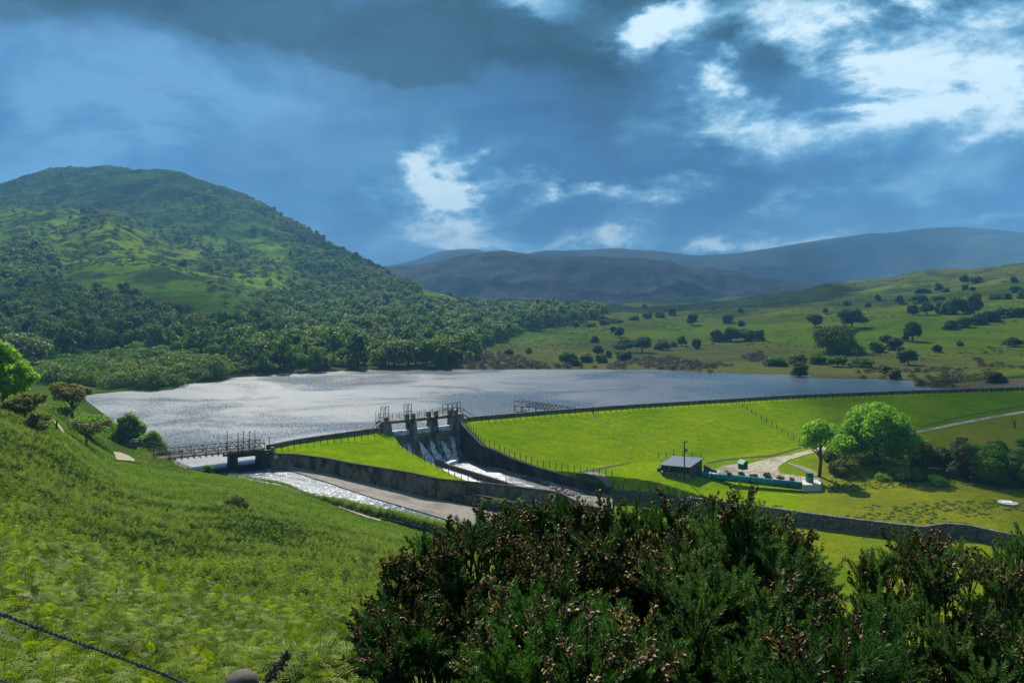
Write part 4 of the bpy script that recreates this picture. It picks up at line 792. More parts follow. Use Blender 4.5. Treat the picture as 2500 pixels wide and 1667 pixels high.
for i in range(nrib*4+1):
    t = i/(nrib*4); hh = .045 if i % 4 in (0,) else 0; a = ra.lerp(rb, t); b = rd_.lerp(rc, t); rws.append([Vector((*a.xy, zs(0)+hh)), Vector((*b.xy, zs(1)+hh)), Vector((*b.xy, zs(1)-.08)), Vector((*a.xy, zs(0)-.08)), Vector((*a.xy, zs(0)+hh))])
mr.grid(rws); mr.add(rws[0][:4], [(0, 1, 2, 3)]); mr.add(rws[-1][:4], [(3, 2, 1, 0)])
roof = rough_mat('ribbed_grey_roof', (.16, .20, .235), (.22, .26, .295), 1.5, .5, .1, .01, metal=.2); part('roof', mr, roof, sh)
part('prop', MB().tube([A0+fx*.9-fy*.6+Vector((0, 0, -4.75)), A0+fx*1.55-fy*.1+Vector((0, 0, -3.1))], .045, 5), M['yellow'], sh)
part('tank', MB().lump(A0+fx*.35-fy*.3+Vector((0, 0, -4.15)), (.32, .32, .3), 1, 12, 8, 0), M['steel'], sh)
part('retaining_wall', quadwall(C0+Vector((.3, .2, 0)), C0+Vector((1.9, -1.4, 0)), -3.5, -4.2, -5.6, .5), M['stone'], sh)
part('retaining_wall', quadwall(D0+Vector((-3.0, -2.2, 0)), D0+Vector((-.2, -.2, 0)), -4.0, -3.1, -5.6, .4), M['stone'], sh)
pb = P3(1671, 1167, 126); gz = float(H(pb.x, pb.y)); po = thing('pole', 'tall thin wooden utility pole in front of the grey roofed shed', 'pole', (pb.x, pb.y, gz))
part('mast', MB().tube([(pb.x, pb.y, gz-.4), (pb.x, pb.y, 1.3)], [.12, .085], 8), M['wood_dark'], po)
bx = part('equipment_box', MB().box((pb.x+.27, pb.y-.02, -.1), (.42, .3, .42)), M['steel'], po); part('bracket', MB().box((pb.x+.1, pb.y, .14), (.5, .12, .06)), M['steel_dark'], bx)
ar = part('arm', MB().bar((pb.x, pb.y, 1.15), (pb.x+.45, pb.y, 1.18), .06, .06), M['wood_dark'], po)
for dx in (.16, .46): part('camera', MB().box((pb.x+dx, pb.y-.06, 1.26), (.13, .24, .13)), M['steel_dark'], ar)

pl = thing('pipeline', 'thick blue-green steel pipeline lying on the grass right of the shed', 'pipeline', (37, 127, -5.5))
pa, pe = P3(1684, 1156.0, 129.5), P3(1958, 1186, 124.6); pdv = (pe-pa).normalized(); rP = .60; LPp = (pe-pa).length
part('pipe', MB().tube([pa, pa.lerp(pe, .35)+Vector((0, 0, .03)), pe], rP, 24), M['pipe'], pl, True)
part('end_plate', MB().box(pa+pdv*-.15+Vector((0, 0, .12)), (.75, 1.1, 1.25), pdv.to_track_quat('X', 'Z').to_matrix()), M['green'], pl)
for t, rr_, w_, mt in ((.185, .68, .06, 'slab'), (.20, .66, .05, 'green_dark'), (.55, .67, .06, 'pipe_dark'), (.67, .607, .07, 'pipe_band'), (.735, .607, .07, 'pipe_band'), (.875, .67, .06, 'pipe_dark'), (.895, .67, .05, 'pipe_dark')):
    c_ = pa.lerp(pe, t)+Vector((0, 0, .02)); part('flange', MB().tube([c_-pdv*w_, c_+pdv*w_], rr_, 24), M[mt], pl)
c_ = pa.lerp(pe, .36)+Vector((0, 0, .62)); part('manhole_cover', MB().tube([c_, c_+Vector((0, 0, .28))], .36, 14).tube([c_+Vector((0, 0, .28)), c_+Vector((0, 0, .34))], .44, 14), M['green_dark'], pl)
cs = thing('concrete_slab', 'white concrete block at the right end of the blue-green pipeline', 'slab', (46, 124, -5.9))
sp = [Pz(1957, 1172, -5.3), Pz(2008, 1172, -5.25), Pz(2003, 1181, -5.3), Pz(1959, 1178, -5.3)]
sq = [Vector((p.x, p.y, -5.3)) for p in (P3(1958, 1172, 127.5), P3(2009, 1172, 127.5), P3(2002, 1182, 124.5), P3(1959, 1182, 124.3))]
part('slab', MB().add([tuple(v) for v in sq]+[(v.x, v.y, -6.9) for v in sq], [(3, 2, 1, 0), (4, 5, 6, 7), (0, 1, 5, 4), (1, 2, 6, 5), (2, 3, 7, 6), (3, 0, 4, 7)]), M['slab'], cs)
cb = thing('cabinet', 'tall dark green steel cabinet on the white concrete block', 'cabinet', tuple(P3(1976.5, 1176, 126.2))); c_ = Vector((P3(1976.5, 1176, 126.2).x, 126.2, -5.3))
part('housing', MB().box(c_+Vector((0, 0, .72)), (.98, .8, 1.42)), M['green'], cb); part('cap', MB().box(c_+Vector((0, 0, 1.46)), (1.06, .88, .06)), M['green'], cb)
m2 = MB(); 
for u in (-.38, .02): m2.bar(c_+Vector((u, -.42, .1)), c_+Vector((u, -.42, .75)), .04, .04)
m2.bar(c_+Vector((-.38, -.42, .73)), c_+Vector((.02, -.42, .73)), .04, .04); part('grab_rail', m2, M['gate'], cb)
hu = thing('hut', 'small bright green gabled hut on the gravel yard', 'hut', tuple(P3(1814, 1143, 131))); c_ = P3(1814, 1143.5, 131.2); Mh = Matrix.Rotation(R(28), 3, 'Z')
def hp(x, y, z): return c_+Mh @ Vector((x, y, z))
part('wall', MB().prism([(-.55, -.1), (.55, -.1), (.55, .92), (0, 1.42), (-.55, .92)], lambda a, b, t: hp(a, t, b), -.55, .6), M['green'], hu)
for sgn in (-1, 1): part('roof', MB().prism([(0, 1.44), (sgn*.68, .82), (sgn*.68, .90), (0, 1.52)], lambda a, b, t: hp(a, t, b), -.68, .72), rough_mat('pale_green_roof', (.05, .24, .17), (.08, .30, .22), 3, .45, .1, .01), hu)
part('door', MB().prism([(-.25, 0), (.25, 0), (.25, .85), (-.25, .85)], lambda a, b, t: hp(a, t, b), -.575, -.552), M['green_dark'], hu)
for i, (px, py, w_, h_, lb) in enumerate([(1774, 1152, .75, .32, 'small flat brown rock at the left of the row along the gravel yard'), (1809, 1158, 1.15, .55, 'rounded brown rock second from left along the gravel yard'), (1840, 1162, 1.3, .45, 'long low brown rock in the middle of the row by the pipeline'), (1873.5, 1165, 1.35, .95, 'tallest squarish brown rock on the gravel yard edge'), (1904, 1168, 1.3, .55, 'wedge shaped brown rock between the squarish rock and the cabinet'), (1933, 1172, .9, .6, 'dark brown rock closest to the green cabinet')]):
    p = hit(px, py, 90, 200); mb = MB(); mb.lump(p+Vector((0, 0, h_*.3)), (w_/2, w_*.4, h_*.62), i+11, 9, 6, .35); tag(link('rock', mb.mesh('rock', M['rock'])), lb, 'rock', 'rocks along the gravel yard')
for i, (px, py, h_) in enumerate([(1941, 1176, 1.9), (1948, 1175, 1.3), (1930, 1172, 1.5), (1954, 1173, 1.2)]):
    p = hit(px, py, 90, 200); tag(link('marker_post', MB().tube([p-Vector((0, 0, .1)), p+Vector((0, 0, h_))], .035, 5).tube([p+Vector((0, 0, h_)), p+Vector((0, 0, h_+.05))], .05, 5).mesh('marker_post', M['white' if i == 0 else 'steel'])), ('tallest pale marker post beside the right end of the pipeline', 'short grey marker post next to the tallest one by the cabinet', 'thin grey marker post at the left of the group by the pipeline end', 'short grey marker post closest to the green cabinet')[i], 'post', 'thin posts by the cabinet')
pal = thing('pallet_stack', 'small pale stack of boards on the grass between pipeline and gravel', 'boards', tuple(hit(1752, 1157, 90, 200))); p = hit(1752, 1157, 90, 200)
for i in range(4): part('board', MB().box(p+Vector((-.35+i*.25, -.3+.35*i, .12+.02*i)), (.9, .18, .09), Matrix.Rotation(.5+.1*i, 3, 'Z')), M['slab'], pal)
mh = thing('manhole', 'round white manhole ring with a blue-grey hatch in the meadow at right', 'manhole', tuple(hit(2459, 1228, 80, 200))); p = hit(2459, 1227, 80, 200)
part('ring', MB().tube([p-Vector((0, 0, .3)), p+Vector((0, 0, .10))], 1.35, 28), M['slab'], mh)
part('hatch', MB().box(p+Vector((-.35, 0, .13)), (.8, 1.1, .06)), M['gate'], mh); part('hatch', MB().box(p+Vector((.47, 0, .13)), (.8, 1.1, .06)), M['gate'], mh)
p = P3(2493, 948, 194); p.z = 1.6; sg = thing('sign', 'small blank white notice board above the dam crest at far right', 'sign', tuple(p)); part('board', MB().box(p+Vector((0, 0, 1.0)), (.85, .05, .6)), M['white'], sg); part('post', MB().tube([p, p+Vector((0, .06, 1.2))], .05, 5), M['wood_dark'], sg)

# ------------------------------------------------------------------ foliage builders
def leaf_cloud(rs, lobes, n, size, low=-.55, shell=.16, elong=1.5):
    L = np.array(lobes, float); w = (L[:, 3]*L[:, 4]+L[:, 4]*L[:, 5]+L[:, 3]*L[:, 5]); li = rs.choice(len(L), n, p=w/w.sum()); l = L[li]
    d = rs.normal(size=(n, 3)); d /= np.linalg.norm(d, axis=1)[:, None]; d[:, 2] = np.where(d[:, 2] < low, -d[:, 2], d[:, 2])
    r = 1-np.abs(rs.normal(0, shell, n)); r = np.clip(r, .25, 1.0)*rs.uniform(.92, 1.10, n)
    c = l[:, :3]+d*l[:, 3:6]*r[:, None]
    nrm = d+rs.normal(0, .42, (n, 3)); nrm /= np.linalg.norm(nrm, axis=1)[:, None]
    a = np.cross(nrm, rs.normal(size=(n, 3))); a /= np.linalg.norm(a, axis=1)[:, None]; b = np.cross(nrm, a); s = size*rs.uniform(.6, 1.4, n)[:, None]
    V = np.stack([c-a*s*elong, c+b*s*.8, c+a*s*elong, c-b*s*.8], 1).reshape(-1, 3)
    return V, np.arange(4*n).reshape(n, 4), np.repeat(rs.rand(n), 4)
def crown_lobes(rs, w, h, z0, n=10, k=.5, flat=.35):
    """w width, h crown height, z0 underside; lobes bulge out of one main mass"""
    out = [(0, 0, z0+h*.46, w*.31, w*.31, h*.40)]
    for i in range(n):
        t = 2*math.pi*(i+rs.rand()*.7)/n; zz = rs.uniform(.15, .85); rad = math.sin(math.pi*min(max(zz*.85+.12, 0), 1))*w*.30*rs.uniform(.75, 1.15); s = rs.uniform(.7, 1.25)
        out.append((math.cos(t)*rad, math.sin(t)*rad, z0+h*zz, w*k*.42*s, w*k*.42*s, h*flat*.55*s))
    return out
def crown2(rs, w, h, z0, n):
    """an uneven crown: a few big boughs, each carrying smaller clumps"""
    out = [(0, 0, z0+h*.42, w*.24, w*.24, h*.36)]; nb = 5 if n > 14 else 4
    for i in range(nb):
        t = 2*math.pi*(i+rs.rand()*.8)/nb; zz = rs.uniform(.12, .62) if z0 < .02*h else rs.uniform(.25, .72); rad = w*.27*rs.uniform(.75, 1.15); c = (math.cos(t)*rad, math.sin(t)*rad, z0+h*zz); R_ = w*.18*rs.uniform(.75, 1.25); out.append((*c, R_, R_, R_*h/w*1.0))
        for j in range(max(3, n//nb)):
            d = rs.normal(size=3); d /= np.linalg.norm(d); d[2] = abs(d[2])*1.1-.25; s = R_*rs.uniform(.3, .6); out.append((c[0]+d[0]*R_*.95, c[1]+d[1]*R_*.95, c[2]+d[2]*R_*h/w*1.1, s, s, s*.75))
    for j in range(n//3):
        d = rs.normal(size=3); d /= np.linalg.norm(d); s = w*rs.uniform(.06, .12); out.append((d[0]*w*.2, d[1]*w*.2, z0+h*(.48+.22*abs(d[2])), s, s, s*.8))
    return out
def branchy(mb, rs, h, r, n=5, spread=.3, z0=.35):
    mb.tube([(0, 0, -.4), (rs.uniform(-.03, .03)*h, rs.uniform(-.03, .03)*h, h*.3), (rs.uniform(-.05, .05)*h, rs.uniform(-.05, .05)*h, h*.75)], [r*1.3, r, r*.35], 7)
    for i in range(n):
        t = 2*math.pi*(i+rs.rand()*.6)/n; zs_ = h*(z0+.08*i/n*2); e = (math.cos(t)*spread*h, math.sin(t)*spread*h, zs_+h*rs.uniform(.2, .42)); m_ = (e[0]*.45, e[1]*.45, zs_+(e[2]-zs_)*.35)
        mb.tube([(0, 0, zs_), m_, e], [r*.55, r*.38, r*.14], 5)
    return mb
def merge(parts):
    """parts: (V, quads, lf, material index)"""
    Vs, Fs, As, Ms = [], [], [], []; o = 0
    for V_, F_, a_, mi_ in parts: Vs.append(V_); Fs.append(np.asarray(F_)+o); As.append(a_); Ms.append(np.full(len(F_), mi_)); o += len(V_)
    return np.vstack(Vs), np.vstack(Fs), np.concatenate(As), np.concatenate(Ms)
def mb_quads(mb):
    V_ = np.array(mb.v); F_ = [f if len(f) == 4 else (f[0], f[1], f[2], f[2]) for f in mb.f if len(f) in (3, 4)]
    return V_, np.array([f for f in F_ if len(set(f)) == 4]), np.zeros(len(V_))
def tree_mesh(name, seed, w, h, trunk, n, size, mat, lobes=10, low=-.4, flat=.35, shell=.16, k=.5, one=True):
    rs = np.random.RandomState(seed); z0 = h*trunk; cl = leaf_cloud(rs, crown_lobes(rs, w, h-z0, z0, lobes, k, flat), n, size, low, shell)
    tb = branchy(MB(), rs, h, .026*h, 4 if not one else 3, .26*w/h)
    if one:
        V_, F_, a_, mi_ = merge([(*cl, 0), (*mb_quads(tb), 1)]); return npmesh(name, V_, F_, [mat, M['bark']], False, {'lf': a_}, mi_)
    return npmesh('crown', cl[0], cl[1], [mat], False, {'lf': cl[2]}), tb.mesh('trunk', M['bark'], True)

# one-mesh trees for the woods across the water (a dozen pixels tall): nine crowns, unit height 1
rsW = np.random.RandomState(5)
def unit(seed, w, trunk, n, size, mat, **kw): return tree_mesh('woodland_tree', seed, w, 1.0, trunk, n, size, mat, **kw)
UW = [unit(10+i, (.85, 1.0, .75, 1.15, .92, .8, 1.2)[i], (.08, .05, .06, .02, .04, .09, .0)[i], 1000, .034, M['leaf_wood'], lobes=(9, 11, 7, 12, 8, 7, 13)[i], shell=.12) for i in range(7)]
UT = [unit(40+i, (1.1, 1.35, 1.0, 1.6)[i], (.08, .05, .16, .02)[i], 620, .042, M['leaf_thorn'], lobes=(8, 10, 7, 11)[i], shell=.15) for i in range(4)]
UB = [unit(60+i, (1.7, 2.1)[i], -.08, 800, .045, M['leaf_wood'], lobes=12, low=-.1, shell=.1) for i in range(2)]
US = [unit(70+i, (1.9, 2.6, 2.2)[i], -.12, 420, .055, M['scrub'], lobes=11, low=0, shell=.22) for i in range(3)]

def inpoly(x, y, poly):
    c = np.zeros(len(x), bool); n = len(poly)
    for i in range(n):
        (x0, y0), (x1, y1) = poly[i], poly[(i+1) % n]
        if y0 == y1: continue
        c ^= ((y0 > y) != (y1 > y)) & (x < (x1-x0)*(y-y0)/(y1-y0)+x0)
    return c
# woods by where their trunks stand on the hillside
WOOD = [
 # dense woodland: polygon, spacing, height range
 ([(-260, 600), (0, 650), (110, 660), (170, 715), (250, 735), (330, 745), (420, 775), (560, 800), (700, 790), (790, 765), (900, 745), (1060, 745), (1150, 760), (1290, 762), (1420, 762), (1490, 772), (1400, 790), (1270, 812), (1180, 850), (1140, 898), (900, 903), (640, 915), (560, 893), (430, 862), (300, 862), (200, 850), (110, 890), (-260, 900)], 5.8, (4.8, 11.5), 'wood'),
 ([(0, 620), (60, 590), (110, 620), (150, 665), (60, 690), (-200, 660)], 6.5, (8, 12), 'wood'),
 ([(700, 620), (800, 610), (900, 650), (1000, 690), (1045, 735), (900, 745), (790, 765), (700, 790), (640, 740), (760, 700)], 7.5, (5, 8.5), 'wood'),
 ([(480, 640), (560, 600), (660, 640), (760, 700), (690, 770), (560, 760), (500, 700)], 15, (4, 8), 'thorn'),
 ([(640, 500), (700, 540), (840, 605), (930, 650), (900, 690), (780, 650), (680, 590), (610, 560)], 10, (5, 8), 'thorn'),
 ([(420, 560), (520, 560), (600, 620), (560, 640), (460, 600)], 14, (4, 8), 'thorn'),
 ([(60, 470), (330, 500), (400, 560), (330, 640), (0, 560), (0, 500)], 26, (4, 7.5), 'thorn'),
 ([(390, 460), (520, 480), (560, 540), (470, 540), (400, 500)], 19, (5, 8), 'thorn'),
 ([(190, 505), (300, 530), (340, 570), (280, 560), (200, 540)], 12, (5, 8), 'thorn'),
 # willow scrub by the water at left
 ([(90, 925), (130, 905), (190, 895), (260, 885), (330, 875), (430, 878), (540, 895), (620, 908), (560, 925), (400, 945), (320, 950), (230, 945), (110, 938)], 4.6, (3.4, 5.2), 'bush'),
]
rng = np.random.RandomState(11); cand = []
for poly, sp_, hr, kind in WOOD:
    ux0, ux1 = min(p[0] for p in poly), max(p[0] for p in poly); N = int(150000/sp_**.6)
    pxs = rng.uniform(ux0, ux1, N); Ds = np.sqrt(rng.uniform(205**2, 1150**2, N)); xs_ = (pxs-HX)/F0*Ds; zs_ = H(xs_, Ds); pys = HY+(CZ-zs_)/Ds*F0
    ok = inpoly(pxs, pys, poly) & (zs_ > .15); xs_, Ds, zs_, pxs, pys = [a[ok] for a in (xs_, Ds, zs_, pxs, pys)]
    seen = {}; 
    for x_, y_, z_, a_, b_ in zip(xs_, Ds, zs_, pxs, pys):
        key = (int(x_//sp_), int(y_//sp_)); near_ = False
        for i in (-1, 0, 1):
            for j in (-1, 0, 1):
                for (u, v) in seen.get((key[0]+i, key[1]+j), ()):
                    if (u-x_)**2+(v-y_)**2 < (sp_*(.82))**2: near_ = True
        if near_: continue
        if kind == 'thorn' and fbm(np.array(x_/38), np.array(y_/38), 3)+rng.uniform(-.25, .25) < .02: continue
        seen.setdefault(key, []).append((x_, y_)); cand.append((x_, y_, z_, rng.uniform(*hr), kind))
# which show largest: nearest of those
cand.sort(key=lambda c: c[1]/c[3])
print('trees in the woods', len(cand))
kinds = {'wood': UW, 'thorn': UT, 'bush': UB}
lab = {'wood': ('woodland_tree', 'round crowned green tree packed among others in the hillside wood beyond the lake', 'tree', 'trees of the hillside wood'),
       'thorn': ('thorn_tree', 'small dark thorn tree dotted over the open slope of the big left hill', 'tree', 'thorn trees on the left hill'),
       'bush': ('willow_bush', 'low rounded willow bush in the thicket along the left lake shore', 'bush', 'willow bushes by the left shore')}
cnt = {'wood': 0, 'thorn': 0, 'bush': 0}; rest = {'wood': [], 'thorn': [], 'bush': []}
def place(me, name, x, y, z, s, sz=1.0, rz=None):
    o = link(name, me, None, (x, y, z-.12)); o.scale = (s, s, s*sz); o.rotation_euler.z = rng.uniform(0, 6.28) if rz is None else rz; return o
for c in cand:
    k_ = c[4]
    if cnt[k_] < 290:
        cnt[k_] += 1; u = kinds[k_]; o = place(u[rng.randint(len(u))], lab[k_][0], c[0], c[1], c[2], c[3]*rng.uniform(.9, 1.15), rng.uniform(.85, 1.15)); tag(o, lab[k_][1], lab[k_][2], lab[k_][3])
    else: rest[k_].append(c)
# the many smaller ones behind: one mass of trees
def mass(name, lst, us, lab_, cat):
    if not lst: return
    P_ = []
    srcs = []
    for me in us:
        co_ = np.empty(len(me.vertices)*3, np.float32); me.vertices.foreach_get('co', co_); fi = np.empty(len(me.polygons)*4, np.int32); me.polygons.foreach_get('vertices', fi); lf = np.empty(len(me.vertices), np.float32); me.attributes['lf'].data.foreach_get('value', lf)
        mi_ = np.empty(len(me.polygons), np.int32); me.polygons.foreach_get('material_index', mi_); co_ = co_.reshape(-1, 3); fi = fi.reshape(-1, 4)
        keep = np.concatenate([np.nonzero(mi_ == 0)[0][::2]]); fk = fi[keep]; ids = fk.ravel(); Vk = co_[ids]; ctr = Vk.reshape(-1, 4, 3).mean(1, keepdims=True); Vk = ((Vk.reshape(-1, 4, 3)-ctr)*1.4+ctr).reshape(-1, 3); srcs.append((Vk, lf[ids]))
    Vs, Ls, Ts = [], [], []
    for c in lst:
        V_, l_ = srcs[rng.randint(len(srcs))]; a = rng.uniform(0, 6.28); s = c[3]*rng.uniform(.9, 1.15); ca, sa = math.cos(a)*s, math.sin(a)*s
        Vs.append(np.stack([V_[:, 0]*ca-V_[:, 1]*sa+c[0], V_[:, 0]*sa+V_[:, 1]*ca+c[1], V_[:, 2]*s+c[2]-.1], 1)); Ls.append(l_); Ts.append(np.full(len(V_), rng.rand()))
    V_ = np.vstack(Vs); me = npmesh(name, V_, np.arange(len(V_)).reshape(-1, 4), [us[0].materials[0]], False, {'lf': np.concatenate(Ls), 'tint': np.concatenate(Ts)})
    tag(link(name, me), lab_, cat, kind='stuff')
mass('distant_woodland', rest['wood'], UW, 'mass of smaller trees filling the hillside wood behind the nearer ones', 'woodland')
mass('distant_thorns', rest['thorn'], UT, 'scatter of the smallest far thorn trees high on the left hill', 'trees')

# ------------------------------------------------------------------ single trees and bushes on the far slopes: base column, base row, width, height in photo pixels, kind, label
FT = [
 (2040, 862, 140, 76, 'b', 'largest dark green rounded tree clump on the right slope, down to the ground'),
 (2080, 802, 78, 50, 't', 'broad dark tree just above and right of the largest clump'),
 (1990, 799, 44, 34, 't', 'smaller dark tree left of the broad one above the largest clump'),
 (1776, 788, 32, 22, 'b', 'round dark bush alone above the long bush row at mid right'),
 (1810, 797, 18, 15, 'b', 'tiny bush just right of the round dark bush'),
 (1752, 835, 44, 32, 'b', 'left end bush of the long low bush row on the right slope'),
 (1785, 834, 50, 36, 'b', 'second bush of the long low bush row'), (1820, 833, 50, 30, 'b', 'third bush of the long low bush row'), (1850, 832, 40, 28, 'b', 'right end bush of the long low bush row'),
 (1700, 852, 26, 26, 'b', 'dark bush standing left of and below the long low bush row'),
 (2228, 834, 58, 54, 'c', 'pointed dark tree right of the largest clump'),
 (2185, 855, 44, 34, 'b', 'brownish bush at the foot of the pointed dark tree'), (2140, 860, 44, 28, 'b', 'dark bush between the largest clump and the pointed tree'), (2165, 845, 40, 30, 't', 'bush with ragged top beside the pointed tree'),
 (2217, 892, 50, 42, 't', 'small tree with clear trunk below the pointed dark tree'), (2200, 868, 26, 24, 'b', 'dark bush just above the small tree with a clear trunk'),
 (2288, 861, 24, 20, 't', 'small rounded thorn tree alone on the pale slope'), (2343, 846, 15, 13, 't', 'tiny brown thorn tree on the pale slope'), (2473, 847, 44, 26, 't', 'spreading brown thorn tree near the right edge'),
 (2330, 768, 66, 50, 'b', 'broad left part of the dark tree clump on the upper right slope'), (2375, 766, 56, 52, 'b', 'tall right part of the dark tree clump on the upper right slope'), (2296, 766, 40, 34, 'b', 'low left skirt of the dark tree clump on the upper right slope'),
 (2262, 770, 36, 36, 't', 'dark tree left of the upper right clump'), (2228, 770, 30, 26, 't', 'thin grey-green tree left end of the upper right row'),
 (2245, 740, 48, 20, 'b', 'long low dark bush above the thin grey-green tree'), (2252, 720, 44, 18, 'b', 'upper long low dark bush on the right slope'), (2290, 734, 40, 12, 'b', 'low strip of bush behind the upper right clump'),
 (2292, 709, 21, 18, 'b', 'dark round bush high on the right slope'), (2309, 714, 21, 13, 'b', 'bush just right of the dark round bush high up'),
 (2354, 687, 28, 16, 'b', 'dark bush near the right skyline, left of a pair'), (2384, 691, 32, 18, 'b', 'dark bush near the right skyline, right of a pair'), (2356, 709, 18, 15, 'b', 'small bush below the skyline pair'), (2374, 710, 12, 10, 'b', 'tiny bush beside the small one below the skyline pair'),
 (2320, 805, 40, 26, 'b', 'lower left end bush of the slanting hedge'), (2350, 800, 46, 30, 'b', 'second bush up the slanting hedge'), (2385, 792, 46, 30, 'b', 'third bush up the slanting hedge'), (2420, 785, 46, 28, 'b', 'fourth bush up the slanting hedge'), (2440, 775, 44, 26, 'b', 'upper end bush of the slanting hedge'),
 (2478, 774, 44, 24, 'b', 'dark bush beyond the upper end of the slanting hedge'), (2505, 772, 40, 26, 'b', 'dark bush cut by the right edge beyond the hedge'),
 (2432, 731, 34, 15, 'b', 'flat bush of the upper hedge line, left'), (2458, 731, 26, 16, 'b', 'flat bush of the upper hedge line, right'), (2480, 713, 36, 16, 'b', 'dark flat bush under the small one at the right edge'), (2475, 690, 18, 15, 'b', 'small round bush near the right skyline'), (2492, 730, 16, 20, 'b', 'upright bush at the right edge of the upper hedge'),
 (2143, 733, 14, 14, 'b', 'lone small bush on the upper middle right slope'), (2066, 746, 20, 13, 't', 'lone thorn on the slope above the broad dark tree'), (2119, 749, 14, 10, 't', 'faint grey thorn on the upper slope'), (2015, 767, 14, 14, 't', 'thin leafless looking thorn on the slope'), (1808, 763, 12, 11, 't', 'small brown thorn high above the round dark bush'), (2196, 742, 22, 22, 't', 'sparse grey tree on the upper right slope'),
 (1892, 894, 70, 26, 'b', 'left end of the green bush row near the right shore'), (1948, 893, 50, 30, 'b', 'second of the green bush row near the right shore'), (1998, 890, 48, 28, 'b', 'third of the green bush row near the right shore'), (2045, 896, 60, 30, 'b', 'fourth of the green bush row near the right shore'), (2105, 897, 62, 26, 'b', 'right end of the green bush row near the right shore'),
 (1952, 923, 46, 40, 't', 'pale willow hanging over the water on the right shore'), (2166, 914, 34, 22, 'b', 'rounded bush in the brown scrub by the right shore'), (2185, 926, 36, 26, 'w', 'bright green rounded bush in the brown scrub'), (2426, 932, 60, 30, 'b', 'wide green bush in the scrub near the right end of the dam'),
 (1640, 769, 22, 20, 'b', 'dark round tree on the moor edge right of centre'), (1690, 795, 30, 32, 't', 'dark tree on the moor edge, largest near centre right'),
 (1513, 825, 26, 26, 't', 'dark tree in the middle green field, lower of a pair'), (1497, 812, 16, 15, 't', 'dark tree in the middle green field, upper of a pair'), (1452, 838, 21, 19, 'b', 'lone round bush in the middle green field'),
 (1525, 861, 54, 36, 't', 'left half of the grove above the green shore bushes'), (1568, 861, 50, 42, 't', 'right half of the grove above the green shore bushes'), (1618, 855, 46, 27, 'b', 'bushes right of the grove'), (1664, 846, 23, 25, 't', 'small tree with clear trunk right of the grove'), (1645, 848, 16, 14, 'b', 'little bush beside the small tree right of the grove'),
 (1460, 867, 28, 26, 't', 'dark tree above the shore bushes'), (1486, 874, 19, 20, 'b', 'round bush right of the dark tree above the shore'), (1390, 892, 62, 38, 'b', 'large dark bush group on the far shore, right of the brown scrub'), (1432, 885, 38, 26, 'w', 'lighter bush right of the large dark shore group'), (1468, 886, 38, 22, 'w', 'bright low bush on the far shore, right of a lighter one'), (1523, 882, 50, 26, 'b', 'rounded green bush on the far shore under the grove'),
 (1243, 869, 22, 19, 't', 'brown thorn in the field above the far shore, left of a pair'), (1291, 864, 16, 16, 't', 'brown thorn in the field above the far shore, right of a pair'),
 (1244, 750, 15, 17, 't', 'round tree alone above the wood in the valley gap'), (1574, 754, 9, 11, 't', 'tiny conical tree on the far moor'), (1122, 737, 11, 12, 't', 'dark tree on the bright grass spur'), (1098, 723, 13, 9, 'w', 'pale tree on the bright grass spur'),
 (1405, 798, 24, 14, 'b', 'left end bush of the hedge across the middle field'), (1440, 798, 40, 12, 'b', 'long flat bush of the hedge across the middle field'), (1475, 793, 30, 12, 'b', 'middle bush of the hedge across the middle field'), (1505, 788, 44, 11, 'b', 'fourth bush of the hedge across the middle field'), (1548, 783, 30, 12, 'b', 'right bush of the hedge across the middle field'),
 (1580, 778, 28, 15, 'b', 'bush at the right end of the middle field hedge'), (1612, 777, 30, 16, 'b', 'round bush right of the middle field hedge'), (1470, 782, 14, 12, 't', 'round thorn above the middle field hedge'),
 (1240, 656+90, 8, 8, 'b', 'smallest dark bush beside the round tree in the valley gap'),
 (445, 656, 24, 22, 't', 'round dark tree alone on the lit spur of the left hill'),
]
hm = {'b': UB, 't': UT, 'c': UT[2:3], 'w': UB}
FTM = {'b': ('leaf_thorn',), 't': ('leaf_thorn',), 'w': ('leaf_olive',), 'c': ('leaf_thorn',)}
rsF = np.random.RandomState(77)
for i, (px, py, w_, h_, kd, lb) in enumerate(FT):
    p = hit(px, py-1, 200, 1500, 3000); W_m = w_/F0*p.y; H_m = h_/F0*p.y; D_ = p.y; n = int(min(6000, 450+w_*h_*.75)); size = max(.10, .0019*D_*.55)
    t = thing('bush' if kd in 'bw' else 'thorn_tree', lb, 'bush' if kd in 'bw' else 'tree', (p.x, p.y, p.z-.15)); mt = M['leaf_olive'] if kd == 'w' else M['leaf_thorn']
    z0 = {'b': -.12, 'w': -.1, 't': .14, 'c': .06}[kd]*H_m; hh = H_m-z0
    L_ = [(0, 0, z0+hh*.45, W_m*.36, W_m*.3, hh*.46)]
    for j in range(9 if kd != 'c' else 6):
        if kd == 'c': zz = rsF.uniform(.1, .9); rr_ = W_m*.32*(1-zz)
        else: zz = rsF.uniform(.15, .78); rr_ = W_m*.33*(math.sin(math.pi*min(zz+.12, 1)) if kd == 't' else 1-zz*.55)
        a = rsF.uniform(0, 6.28) if kd == 'c' else 2*math.pi*j/9+rsF.rand()*.5; s = rsF.uniform(.16, .27)
        L_.append((math.cos(a)*rr_, math.sin(a)*rr_*.85, z0+hh*zz, W_m*s*(.8 if kd == 'c' else 1), W_m*s*.9, hh*rsF.uniform(.16, .26)))
    V_, F_, a_ = leaf_cloud(rsF, L_, n, size, -.35 if kd in 'bw' else -.6, .14 if kd in 'bw' else .2); link('crown', npmesh('crown', V_, F_, [mt], False, {'lf': a_}), t)
    link('trunk', branchy(MB(), rsF, H_m, .035*H_m, 4, .2*W_m/H_m, .2).mesh('trunk', M['bark']), t)
